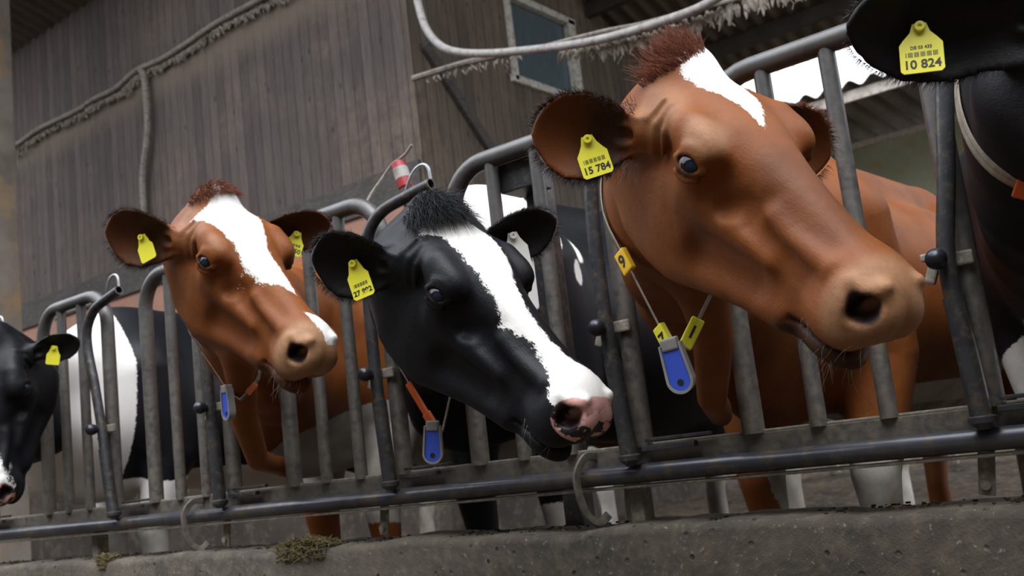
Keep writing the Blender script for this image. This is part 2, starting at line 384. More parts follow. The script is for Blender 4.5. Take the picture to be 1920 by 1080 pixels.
# cable with dust on the boarded wall, its drop, the hanging hoses
cb = MB(); cab = smooth_path([(-11.6, 3.93, 4.93), (-10.418, 3.93, 4.925), (-9.846, 3.92, 4.955), (-9.022, 3.93, 4.93), (-8.687, 3.93, 4.95), (-8.211, 3.92, 4.93), (-7.846, 3.93, 5.004), (-7.364, 3.93, 4.975), (-6.903, 3.92, 4.985), (-6.462, 3.93, 5.025), (-5.889, 3.92, 5.01), (-5.3, 3.93, 5.0), (-4.7, 3.93, 4.96), (-4.12, 3.93, 4.99)], 6)
cb.tube(cab, .030, 10); co_ = cb.build('wall_cable', M_CABLE); tag(co_, 'thick dusty cable sagging across the dark boarded wall', 'cable')
dp = MB(); dp.tube(smooth_path([(-7.75, 3.93, 5.0), (-7.69, 3.93, 4.80), (-7.70, 3.93, 4.3), (-7.83, 3.93, 3.86), (-7.85, 3.93, 3.4), (-7.86, 3.93, 3.0)], 6), .038, 10)
tag(dp.build('drop_pipe', M_CABLE), 'dusty grey pipe dropping down the boarded wall from the cable', 'pipe')
def dust_fringe(path, depth, seed, nsub=3, lump=.03):
    """dust clots and torn cobweb clinging under a cable: small ragged lumps, a few long threads"""
    r = random.Random(seed); mb = MB(); P = smooth_path(path, nsub)
    for i, p in enumerate(P):
        for _ in range(5):
            q = Vector(p) + Vector((r.uniform(-.07, .07), r.uniform(-.008, .010), -abs(r.gauss(0, .35))*depth*.5-.01)); s = lump*r.uniform(.25, .8)
            a = r.uniform(-.7, .7); d = Vector((math.sin(a), 0, -math.cos(a)))*s*r.uniform(1.0, 2.6)
            mb.tube([q-d*.6, q-d*.2, q+d*.3, q+d], [s*.25, s*.6, s*.45, s*.08], 6)
        if r.random() < .35:
            L = depth*r.uniform(.3, 1.0); a = Vector(p); pts = [a]
            for j in range(4): a = a + Vector((r.uniform(-.25, .25)*L, 0, -L/4)); pts.append(a)
            mb.tube(pts, .0022, 4)
    return mb
dust_fringe([(p.x, 3.95, p.z-.01) for p in cab], .22, 3, nsub=4, lump=.030).build('dust_fringe', M_WEB, co_)['kind'] = 'stuff'
hz = MB(); hp_ = smooth_path([(-2.90, 2.8, 4.6), (-2.894, 2.8, 3.70), (-2.884, 2.8, 3.516), (-2.841, 2.8, 3.352), (-2.744, 2.8, 3.209), (-2.599, 2.8, 3.112), (-2.35, 2.8, 3.019), (-2.033, 2.8, 2.932), (-1.734, 2.8, 2.861), (-1.485, 2.8, 2.82), (-1.146, 2.8, 2.791), (-0.861, 2.8, 2.80), (-0.60, 2.85, 2.95), (-.45, 2.9, 3.6), (-.45, 2.9, 4.6)], 6)
hz.tube(hp_, .026, 12); ho = hz.build('hanging_hose', M_HOSE); tag(ho, 'grey hose hanging in a wide loop in front of the window', 'hose')
h2 = MB(); h2p = smooth_path([(-2.05, 2.88, 2.97), (-1.609, 2.9, 2.92), (-1.365, 2.9, 2.875), (-1.034, 2.9, 2.835), (-0.728, 2.9, 2.79), (-0.506, 2.9, 2.74), (-0.36, 2.9, 2.95), (-.30, 2.9, 3.7)], 6)
h2.tube(h2p, .014, 8); h2o = h2.build('thin_cable', M_CABLE); tag(h2o, 'thin cobwebbed cable sagging alongside the grey hose above the red-brown cow', 'cable')
wbm = dust_fringe([(-1.85, 2.88, 2.90)] + [(-1.606, 2.86, 2.83), (-1.431, 2.86, 2.80), (-1.157, 2.86, 2.77), (-0.839, 2.86, 2.76), (-0.55, 2.86, 2.74), (-.42, 2.87, 2.74)], .13, 9, nsub=10, lump=.040)
wbm.build('cobweb', M_WEB, h2o)['kind'] = 'stuff'
stk = MB(); stk.tube(smooth_path([(-3.177, 3.0, 3.174), (-2.911, 3.0, 3.15), (-2.717, 3.0, 3.129), (-2.461, 3.0, 3.089), (-2.167, 3.0, 3.03), (-1.9, 2.95, 2.96)], 5), [.022]*20+[.014]*6, 8)
so_ = stk.build('hanging_stick', M_CABLE); tag(so_, 'short weathered stick hanging under the bend of the grey hose', 'stick')
dust_fringe([(-3.0, 3.0, 3.14), (-2.7, 3.0, 3.11), (-2.3, 3.0, 3.05)], .12, 12, nsub=4, lump=.022).build('cobweb', M_WEB, so_)['kind'] = 'stuff'

# ------------------------------------------------------------ the low concrete wall and the silage on it
def curb():
    n = 220; xs = np.linspace(-6, 3.2, n); r = np.random.default_rng(5)
    prof = [(-.09, -.05), (-.09, .2), (-.09, .385), (-.083, .398), (-.07, .404), (0, .405), (.09, .405), (.10, .39), (.10, -.05)]
    vs = []
    for i, x in enumerate(xs):
        w = .004*math.sin(x*7)+.003*math.sin(x*19+1)+.0015*r.normal()
        for (y, z) in prof: vs.append((x, y+(w if z > .15 else 0)*.6, z+(w if z > .3 else 0)))
    m = len(prof); fs = [(i*m+j, (i+1)*m+j, (i+1)*m+j+1, i*m+j+1) for i in range(n-1) for j in range(m-1)]
    mb = MB(); mb.add(vs, fs); o = mb.build('feed_kerb', M_CONC); tag(o, 'low stained concrete wall under the steel feed fence', 'low wall')
curb()
def silage(name, c, n, rx, ry, h, label, seed):
    r = random.Random(seed); mb = MB()
    for k in range(n):
        a = r.uniform(0, 6.28); q = r.random()**.6; x = c[0]+math.cos(a)*q*rx; y = c[1]+math.sin(a)*q*ry; z = c[2]+h*(1-q*q)*r.random()
        d = Vector((r.uniform(-1, 1), r.uniform(-1, 1), r.uniform(-.5, .4))).normalized()*r.uniform(.006, .02)
        if y < -.085: z = c[2]-r.uniform(0, .035)
        p = Vector((x, max(y, -.10), z)); mb.tube([p-d, p, p+d], [.0012, .002, .0008], 5)
    o = mb.build(name, M_HAY); tag(o, label, 'silage', kind='stuff')
silage('silage', (-1.02, -.06, .408), 900, .13, .05, .022, 'small clump of chopped silage on the low wall below the red and white head', 3)
silage('silage', (-2.03, -.07, .410), 200, .05, .03, .012, 'few green scraps of silage on the low wall near the left end', 4)
cr = MB(); rr = random.Random(8)
for k in range(900):
    x = rr.uniform(-3, 1.3); y = rr.uniform(-.05, .08); s = rr.uniform(.001, .004)
    cr.box((x, y, .405+s*.3), (s*2, s*1.6, s), Matrix.Rotation(rr.uniform(0, 3), 3, 'Z'))
tag(cr.build('dung_crumbs', M_MUD), 'dark dung crumbs scattered along the top of the low wall', 'dung', kind='stuff')

# ------------------------------------------------------------ the steel feed fence: rail, hoops, bars, locking arms
P_ = .75; ZR = .515; ZT = .575; ZH = 1.327
fence = empty('feed_fence', (-.6, 0, .405), 'grey tubular steel feed fence of hoops and bars that the cows reach through', 'feed fence')
rp = MB(); rp.tube([(-6, -.028, ZR), (3, -.028, ZR)], .0205, 18); rp.build('rail_pipe', M_RAILPIPE, fence)
rq = MB(); rq.box((-1.5, .0, .545), (9, .008, .054), None, .002); rq.build('rail_plate', M_STEEL, fence)
rf = MB(); rf.box((-1.5, .024, ZT), (9, .050, .006), None, .002); rf.box((-1.5, -.014, .487), (9, .040, .006), None, .002)
rf.build('rail_flange', M_FLANGE, fence)
def X_wide(k): return {1: .32, 0: -.42, -1: -1.13, -2: -1.83, -3: -2.52}.get(k, k*P_-.42)
def X_post(k): return {1: .785, 0: .055, -1: -.685, -2: -1.41, -3: -2.07}.get(k, k*P_+.04)
for k in range(-4, 3):
    a, b = X_wide(k), X_post(k); R_ = .115; pts = [(a, 0, ZT-.004)]
    pts += [(a, 0, .9), (a, 0, ZH-R_)] + [(a+R_-R_*math.cos(t), 0, ZH-R_+R_*math.sin(t)) for t in np.linspace(.2, math.pi/2, 8)]
    pts += [(b-R_+R_*math.sin(t), 0, ZH-R_+R_*math.cos(t)) for t in np.linspace(0, math.pi/2-.2, 8)] + [(b, 0, ZH-R_), (b, 0, .9), (b, 0, ZT-.004)]
    h = MB(); h.tube(pts, .0235, 18); h.build('hoop', M_STEEL, fence)
    for j, f in enumerate((.14, .28)):
        x = a + f
        br = MB(); br.tube([(x, 0, ZT-.004), (x, 0, ZH)], .0175, 14); br.build('bar', M_STEEL, fence)
ARM = [(.012, .54), (.004, .70), (-.004, .84), (-.004, 1.04), (.006, 1.17), (.03, 1.232), (.085, 1.268), (.17, 1.283), (.262, 1.295)]
ARM1 = [(.012, .54), (.006, .70), (.002, .84), (.030, 1.0), (.052, 1.14), (.075, 1.22), (.12, 1.262), (.20, 1.283), (.292, 1.295)]
ARM3 = [(.03, .54), (.0, .70), (-.018, .84), (-.05, 1.0), (-.08, 1.118), (-.078, 1.20), (-.03, 1.255), (.03, 1.275), (.135, 1.298)]
AXK = {1: .765, 0: .035, -1: -.702, -2: -1.43, -3: -2.035}
for k in range(-4, 3):
    x0 = AXK.get(k, k*P_+.02); pr = {-3: ARM3, 1: ARM1}.get(k, ARM)
    pts = smooth_path([(x0+dx, -.052, z) for dx, z in pr], 6)
    m = MB(); m.tube(pts, .0165, 14, hollow=True)
    arm = m.build('locking_arm', M_ARM, fence)
    sl = MB(); sl.tube([pts[0], pts[4], pts[9]], .0195, 14); sl.lathe((pts[0].x, -.052, .545), (0, 0, 1), [(-.012, .010), (0, .024), (.010, .024), (.014, .018)], 14); sl.build('sleeve', M_ARM, arm)
    zb = .84; xb = x0 + (-.018 if k == -3 else -.002)
    bl = MB(); bl.lathe((xb-.004, -.088, zb), (0, 1, 0), [(-.020, .001), (-.0185, .009), (-.012, .0165), (0, .0200), (.012, .0165), (.022, .010), (.05, .009)], 18); bl.build('latch_ball', M_BALL, arm)
    bk = MB(); bk.box((xb+.020, -.030, zb), (.05, .012, .026), None, .004); bk.box((xb-.026, -.040, zb-.014), (.020, .014, .050), Matrix.Rotation(.4, 3, 'Y'), .004); bk.box((xb-.028, -.040, zb+.012), (.03, .016, .014), None, .003); bk.build('latch_bracket', M_FLANGE, arm)
    e = pts[-1]; lp = MB(); lp.tube(smooth_path([e+Vector((0, 0, .012)), e+Vector((-.005, 0, .045)), e+Vector((-.026, 0, .058)), e+Vector((-.058, 0, .046)), e+Vector((-.10, .012, .008)), e+Vector((-.125, .03, -.03))], 6), .0045, 8)
    lp.build('wire_loop', M_BRIGHT, arm)
    s2 = MB(); s2.box((x0+.10, -.030, .566), (.13, .018, .012), None, .002); s2.box((x0+.12, -.022, .584), (.16, .012, .008), None, .002); s2.build('slide_bar', M_ARM, fence)
for x in (-1.58, -.085, 1.4):
    c = MB(); c.tube(smooth_path([(x+.012, -.004, .562), (x+.004, -.040, .560), (x-.006, -.064, .525), (x-.004, -.066, .48), (x+.004, -.055, .435), (x+.018, -.03, .415), (x+.03, -.01, .43)], 6), .0075, 8, flat=(.010, .005))
    c.build('rail_clamp', M_STEEL, fence)
for x, z in ((.755, .47), (-1.47, .47), (-.78, .47)):
    c = MB(); c.box((x, .005, z), (.03, .008, .11), Matrix.Rotation(.15, 3, 'Y'), .004); c.lathe((x-.005, -.004, z-.035), (0, 1, 0), [(-.004, .009), (0, .009)], 12); c.build('hanging_lug', M_FLANGE, fence)
for x in (.01, -2.24, -4.4):
    c = MB(); c.box((x, .03, .45), (.035, .045, .14), None, .004); c.build('support_foot', M_FLANGE, fence)
pp = MB(); pp.box((-.232, .13, .84), (.055, .055, .92), None, .004); pp.box((-.232, .13, .392), (.12, .09, .012), None, .002); tag(pp.build('fence_post', M_ARM), 'dark square steel post standing behind the hoop between the black and the large brown head', 'post')
pk = MB(); pk.box((-.225, .062, 1.272), (.10, .085, .075), None, .004); pk.build('post_bracket', M_ARM, fence)
w = empty('red_marker', (-.676, .10, 1.37), 'small red and white plastic marker wired to the fence behind the open arm end', 'marker')
m = MB(); m.lathe((-.668, .10, 1.362), (-.25, 0, .97), [(0, .018), (.003, .021), (.028, .022), (.030, .022)], 16); m.lathe((-.684, .10, 1.424), (-.25, 0, .97), [(0, .022), (.018, .021), (.024, .012)], 16); m.build('canister', M_RED, w)
m = MB(); m.lathe((-.6755, .10, 1.391), (-.25, 0, .97), [(0, .0225), (.034, .0225)], 16); m.build('label_band', M_HOSE, w)
m = MB(); m.tube(smooth_path([(-.79, .03, 1.30), (-.775, .06, 1.36), (-.75, .09, 1.41), (-.712, .10, 1.445), (-.684, .10, 1.452), (-.655, .10, 1.462), (-.63, .10, 1.480)], 6), .0045, 8); m.build('tie_wire', M_CABLE, w)

# ------------------------------------------------------------ cubicle rails far back in the barn
bq = empty('cubicle_barrier', (-2.0, 9.0, 0), 'brown wooden cubicle rails far back, seen under the brown muzzle', 'barrier')
m = MB(); m.box((-2.6, 9.0, .60), (5, .09, .09), None, .01); m.build('lower_rail', M_CABLE, bq)
m = MB(); m.box((-2.6, 9.0, 1.05), (5, .07, .16), None, .01); m.build('upper_board', M_BRICK, bq)
for x in (-4.2, -3.1, -1.86, -.7):
    m = MB(); m.box((x, 9.06, .62), (.10, .10, 1.24), None, .01); m.build('upright', M_CABLE, bq)
# ------------------------------------------------------------ cows: smooth implicit bodies turned into one mesh each
f32 = np.float32
def smin(a, b, k):
    h = np.maximum(k - np.abs(a-b), 0)/k
    return np.minimum(a, b) - h*h*k*.25
def smax(a, b, k): return -smin(-a, -b, k)
def sd_ell(P, c, r, R=None):
    q = P - np.asarray(c, f32)
    if R is not None: q = q @ np.asarray(R, f32)
    r = np.asarray(r, f32); k0 = np.sqrt(((q/r)**2).sum(1)); k1 = np.sqrt(((q/(r*r))**2).sum(1)) + 1e-9
    return k0*(k0-1)/k1
def sd_cone(P, a, b, ra, rb):
    a = np.asarray(a, f32); b = np.asarray(b, f32); ba = b-a; pa = P-a
    t = np.clip((pa@ba)/(ba@ba), 0, 1)
    return np.sqrt(((pa - t[:, None]*ba)**2).sum(1)) - (ra + (rb-ra)*t)
def sd_chain(P, pts, rs, k=None):
    d = None
    for i in range(len(pts)-1):
        e = sd_cone(P, pts[i], pts[i+1], rs[i], rs[i+1]); d = e if d is None else (np.minimum(d, e) if not k else smin(d, e, k))
    return d
def axes_from(fwd, up):
    f = np.asarray(fwd, float); f /= np.linalg.norm(f); u = np.asarray(up, float); u = u - f*(u@f); u /= np.linalg.norm(u)
    return np.stack([f, np.cross(u, f), u], 1)      # columns: along, across, normal

# head profile stations: x, top z, bottom z, half width high, half width low, section exponent
ST = np.array([
 (-.06, -.035, -.190, .060, .050, 2.1), (-.02, -.004, -.225, .062, .056, 2.2), (.03, .010, -.250, .076, .066, 2.3),
 (.08, .013, -.262, .096, .070, 2.4), (.13, .012, -.265, .110, .070, 2.5), (.18, .006, -.258, .105, .066, 2.5),
 (.23, -.004, -.245, .087, .060, 2.4), (.28, -.012, -.230, .070, .054, 2.3), (.33, -.019, -.214, .060, .049, 2.25),
 (.38, -.026, -.200, .055, .047, 2.25), (.43, -.032, -.188, .055, .048, 2.3), (.48, -.042, -.176, .057, .047, 2.3),
 (.55, -.068, -.155, .052, .042, 2.2)], float)
_xs = np.linspace(-.08, .58, 133)
def _smooth(col):
    y = np.interp(_xs, ST[:, 0], ST[:, col]); k = np.exp(-np.linspace(-2, 2, 9)**2); k /= k.sum()
    return np.convolve(np.pad(y, 4, mode='edge'), k, 'valid')
SP = [_smooth(i) for i in range(1, 6)]
EYE = np.array([.180, .099, -.058])
EYE_N = np.array([.30, .93, .22]); EYE_N /= np.linalg.norm(EYE_N)

def head_sdf(P, hp):
    """P: points in head space (x to the muzzle, y to the cow's left, z out of the forehead), metres for a 0.55 m head"""
    P0 = P; P = P*np.array([1, 1/.94, 1/1.16], f32)
    n = len(P); x = P[:, 0]; ay = np.abs(P[:, 1]); z = P[:, 2]
    S = np.stack([x, ay, z], 1)
    top, bot, wt, wb, ex = [np.interp(x, _xs, s).astype(f32) for s in SP]
    zc = (top+bot)/2; hh = (top-bot)/2; zr = z - zc; s = np.clip(zr/hh*.5+.5, 0, 1); s = s*s*(3-2*s); w = wb + (wt-wb)*s
    r = np.sqrt(ay*ay + zr*zr) + 1e-6; q = ((ay/w)**ex + (np.abs(zr)/hh)**ex)**(1/ex) + 1e-6
    d = r*(1-1/q)
    d = smax(d, x-.485, .05); d = smax(d, -.05-x, .05)
    # poll, temples, orbits, cheeks
    d = smin(d, sd_ell(S, (-.005, 0, -.012), (.045, .052, .042)), .05)
    d = smin(d, sd_cone(S, (.03, .060, -.040), (.13, .092, -.024), .020, .020), .04)
    d = smin(d, sd_ell(S, (.172, .094, -.028), (.040, .020, .022)), .03)
    d = smin(d, sd_ell(S, (.180, .090, -.055), (.042, .028, .036)), .03)
    d = smin(d, sd_ell(S, (.105, .062, -.155), (.095, .030, .085)), .035)
    d = smax(d, -sd_ell(S, (.090, .128, -.075), (.055, .026, .022)), .03)          # hollow behind the eye
    d = smax(d, -sd_ell(S, (.285, .098, -.062), (.075, .024, .022)), .035)         # side of the nose
    d = smin(d, sd_chain(S, [(.17, .086, -.100), (.25, .072, -.108), (.335, .054, -.108)], [.012, .011, .008]), .035)   # facial crest
    d = smin(d, sd_chain(S, [(.285, .050, -.060), (.35, .050, -.070), (.43, .050, -.066)], [.010, .011, .010]), .020)
    d = smax(d, -sd_chain(S, [(.24, .078, -.085), (.285, .066, -.060), (.30, .058, -.030)], [.010, .010, .006]), .020)   # muscle ridge to the nostril
    d = smax(d, -sd_chain(S, [(.29, .074, -.080), (.37, .068, -.092), (.43, .070, -.108)], [.011, .011, .008]), .020)
    d = smin(d, sd_chain(S, [(.055, .052, -.215), (.16, .050, -.228), (.28, .040, -.190), (.38, .034, -.172)], [.026, .022, .018, .018]), .03)  # jaw
    d = smax(d, -sd_cone(S, (.22, .085, -.165), (.33, .072, -.152), .012, .010), .03)
    # muzzle
    d = smin(d, sd_ell(S, (.476, 0, -.080), (.058, .062, .048)), .03)
    d = smin(d, sd_ell(S, (.468, .034, -.115), (.050, .036, .036)), .025)
    d = smin(d, sd_ell(S, (.455, .0, -.170), (.052, .040, .020)), .020)
    # mouth line
    ml = np.interp(x, [.33, .40, .47, .55], [-.163, -.161, -.156, -.150]).astype(f32)
    slit = np.maximum(np.abs(z-ml) - .0014, .40 - x); d = smax(d, -np.maximum(slit, -d-.008), .009)
    # nostrils: raised wing and comma-shaped opening
    nf = np.array([.56, .80, .12]); RN = axes_from(nf, (-.75, .35, .85))
    d = smin(d, sd_ell(S, (.500, .040, -.058), (.011, .024, .010), RN), .014)
    d = smin(d, sd_ell(S, (.478, .054, -.080), (.024, .013, .026)), .016)
    d = smin(d, sd_ell(S, (.518, .024, -.090), (.020, .024, .026)), .018)
    d = smax(d, -sd_ell(S, (.509, .057, -.076), (.034, .0225, .0150), RN), .009)
    d = smax(d, -sd_cone(S, (.494, .064, -.068), (.478, .068, -.056), .0075, .004), .010)
    d = smax(d, -sd_cone(S, (.560, .0, -.06), (.555, 0, -.15), .010, .008), .016)
    # eye socket and lids
    P = P0; S = np.stack([P[:, 0], np.abs(P[:, 1]), P[:, 2]], 1)
    E = EYE; u = np.cross((0, 0, 1.), EYE_N); u /= np.linalg.norm(u); v = np.cross(EYE_N, u)
    m = ((S-E.astype(f32))**2).sum(1) < .06**2
    if m.any():
        Q = S[m]; e = d[m]
        Rn = np.stack([EYE_N, u, v], 1)
        fx = -u      # towards the muzzle
        e = smax(e, -sd_ell(Q, E+EYE_N*.012, (.016, .0220, .0150), Rn), .006)
        k = 9; up_ = []; lo_ = []
        for i in range(k):
            t = -1+2*i/(k-1); al = (1-t*t)
            bulge = EYE_N*(.0085 + .009*math.sqrt(max(0, 1-t*t*.9)))
            up_.append(E + u*(-t*.0240) + v*(.0150*al**.8) + bulge); lo_.append(E + u*(-t*.0240) + v*(-.0125*al**.8) + bulge*.97)
        e = smin(e, sd_chain(Q, up_, [.0042]*k), .007); e = smin(e, sd_chain(Q, lo_, [.0034]*k), .007)
        upc = [p + v*.011 + EYE_N*-.002 for p in up_]
        e = smin(e, sd_chain(Q, upc[1:-1], [.0036]*(k-2)), .010)
        loc = [p - v*.013 - EYE_N*.004 for p in lo_]
        e = smin(e, sd_chain(Q, loc[1:-1], [.0030]*(k-2)), .012)
        d[m] = e
    # wrinkles above the eye and behind it
    for x0 in (.062, .083, .104):
        d = smin(d, sd_chain(S, [(x0, .084, -.016), (x0-.004, .099, -.050), (x0+.004, .095, -.095)], [.002, .0042, .001]), .012)
    # ears
    for sd in (-1, 1):
        ed, en, L, W = hp['ears'][sd]
        R = axes_from(ed, en); b = np.array([.045, sd*.086, -.086]); 
        m = ((P-(b+R[:, 0]*L*.55).astype(f32))**2).sum(1) < (L*.75+.03)**2
        if not m.any(): continue
        Q = P[m]; q = (Q-b.astype(f32)) @ R.astype(f32)
        qx = q[:, 0]; t = np.clip(qx/L, 0, 1)
        wid = (np.interp(t, [0, .12, .3, .5, .7, .85, .95, 1], [.40, .46, .80, 1, .98, .78, .50, .20])*W).astype(f32)
        # curved shell: a leaf whose edges bend towards its normal
        yy = q[:, 1]; curl = .55*(yy/W)**2*W*np.interp(t, [0, .3, 1], [1.9, 1.15, .45]); zz = q[:, 2] - curl + .10*L*np.sin(t*math.pi)*.6
        th = np.interp(t, [0, .2, 1], [.012, .006, .0042]).astype(f32)
        qq = ((np.abs(yy)/wid)**2.2 + (np.abs(qx-L*.5)/(L*.5))**6)**(1/2.2)
        dist_in = (qq-1)*wid*.55
        leaf = np.maximum(np.abs(zz)*.8 - th, dist_in)
        leaf = smax(np.abs(zz)*.8-th, dist_in, .006)
        e = smin(d[m], sd_cone(Q, b-R[:, 0]*.02, b+R[:, 0]*L*.16, .034, .024), .03)
        e = smax(e, -sd_cone(Q, b+R[:, 0]*L*.14+R[:, 2]*.012, b+R[:, 0]*L*.34+R[:, 2]*.014, .010, .016), .012)
        e = smin(e, leaf, .012)
        d[m] = e
    return d

def mesh_from_sdf(fn, axs, project=2):
    ax, ay, az = [a.astype(f32) for a in axs]; nx, ny, nz = len(ax), len(ay), len(az); B = 8
    Fv = np.full((nx, ny, nz), 1.0, f32)
    bi = [np.arange(0, n, B) for n in (nx, ny, nz)]
    lo = [a[i] for a, i in zip((ax, ay, az), bi)]; hi = [a[np.minimum(i+B, len(a)-1)] for a, i in zip((ax, ay, az), bi)]
    c = [(l+h)/2 for l, h in zip(lo, hi)]; hs = [(h-l)/2 for l, h in zip(lo, hi)]
    C = np.stack(np.meshgrid(*c, indexing='ij'), -1).reshape(-1, 3); H = np.stack(np.meshgrid(*hs, indexing='ij'), -1).reshape(-1, 3)
    I = np.stack(np.meshgrid(*bi, indexing='ij'), -1).reshape(-1, 3)
    dc = fn(C); act = np.abs(dc) < np.linalg.norm(H, axis=1)*1.45 + .012
    for k in np.where(~act)[0]:
        i, j, l = I[k]; Fv[i:i+B, j:j+B, l:l+B] = dc[k]
    ks = np.where(act)[0]; o = np.arange(B)
    OX, OY, OZ = [g.ravel() for g in np.meshgrid(o, o, o, indexing='ij')]
    for s in range(0, len(ks), 500):
        kk = ks[s:s+500]
        ii = (I[kk, 0][:, None]+OX).ravel(); jj = (I[kk, 1][:, None]+OY).ravel(); ll = (I[kk, 2][:, None]+OZ).ravel()
        ok = (ii < nx) & (jj < ny) & (ll < nz); ii, jj, ll = ii[ok], jj[ok], ll[ok]
        Fv[ii, jj, ll] = fn(np.stack([ax[ii], ay[jj], az[ll]], 1))
    ins = Fv < 0
    s8 = sum(ins[i:nx-1+i, j:ny-1+j, k:nz-1+k].astype(np.int8) for i in (0, 1) for j in (0, 1) for k in (0, 1))
    ci, cj, ck = np.where((s8 > 0) & (s8 < 8)); n = len(ci)
    acc = np.zeros((n, 3)); cnt = np.zeros(n)
    A = (ax, ay, az)
    for axis in range(3):
        for u in (0, 1):
            for v in (0, 1):
                o0 = [0, 0, 0]; o1 = [0, 0, 0]; oth = [q for q in range(3) if q != axis]
                o0[oth[0]] = o1[oth[0]] = u; o0[oth[1]] = o1[oth[1]] = v; o1[axis] = 1
                a = Fv[ci+o0[0], cj+o0[1], ck+o0[2]]; b = Fv[ci+o1[0], cj+o1[1], ck+o1[2]]
                m = (a < 0) != (b < 0); t = a[m]/(a[m]-b[m]); idx = (ci, cj, ck)
                for q in range(3):
                    p0 = A[q][idx[q][m]+o0[q]]; p1 = A[q][idx[q][m]+o1[q]]; acc[m, q] += p0 + t*(p1-p0)
                cnt[m] += 1
    V = (acc/cnt[:, None]).astype(f32)
    ID = np.full(s8.shape, -1, np.int32); ID[ci, cj, ck] = np.arange(n)
    quads = []
    for axis in range(3):
        sl0 = [slice(None)]*3; sl1 = [slice(None)]*3; sl0[axis] = slice(0, -1); sl1[axis] = slice(1, None)
        a = ins[tuple(sl0)]; b = ins[tuple(sl1)]; i, j, k = np.where(a != b); e = [i, j, k]; o1, o2 = [q for q in range(3) if q != axis]
        m = (e[o1] > 0) & (e[o2] > 0) & (e[o1] < s8.shape[o1]) & (e[o2] < s8.shape[o2]); e = [q[m] for q in e]
        flip = ~a[tuple(e)]
        def cell(d1, d2):
            t = [q.copy() for q in e]; t[o1] -= d1; t[o2] -= d2; return ID[tuple(t)]
        Q = np.stack([cell(1, 1), cell(0, 1), cell(0, 0), cell(1, 0)], 1)
        if axis == 1: flip = ~flip
        Q[flip] = Q[flip][:, ::-1]; quads.append(Q)
    Q = np.concatenate(quads); Q = Q[(Q >= 0).all(1)]
    h = f32(1e-3)
    for _ in range(project):
        d0 = fn(V); g = np.stack([fn(V+np.eye(3, dtype=f32)[q]*h)-d0 for q in range(3)], 1)/h
        gn = (g*g).sum(1); st = (d0/np.maximum(gn, .3))[:, None]*g; ln = np.linalg.norm(st, axis=1)
        st *= np.minimum(1, .004/np.maximum(ln, 1e-9))[:, None]; V = V - st.astype(f32)
    return V, Q

def grid_axis(lo, hi, flo, fhi, fine, coarse):
    """cell size fine inside [flo, fhi], growing to coarse outside"""
    xs = list(np.arange(flo, fhi+fine*.5, fine)); s = fine; x = xs[-1]
    while x < hi: s = min(coarse, s*1.09); x += s; xs.append(x)
    s = fine; x = xs[0]; left = []
    while x > lo: s = min(coarse, s*1.09); x -= s; left.append(x)
    return np.array(left[::-1]+xs)
def poly_sd(px, py, poly):
    """signed distance to a polygon, positive inside"""
    P = np.stack([px, py], 1); n = len(poly); d = np.full(len(P), 1e9); ins = np.zeros(len(P), bool)
    for i in range(n):
        a = np.array(poly[i]); b = np.array(poly[(i+1) % n]); ba = b-a; pa = P-a
        t = np.clip((pa@ba)/(ba@ba), 0, 1); d = np.minimum(d, ((pa-t[:, None]*ba)**2).sum(1))
        c = ((a[1] <= P[:, 1]) != (b[1] <= P[:, 1])); 
        if a[1] != b[1]:
            xi = a[0] + (P[:, 1]-a[1])/(b[1]-a[1])*(b[0]-a[0]); ins ^= c & (P[:, 0] < xi)
    return np.sqrt(d)*np.where(ins, 1, -1)

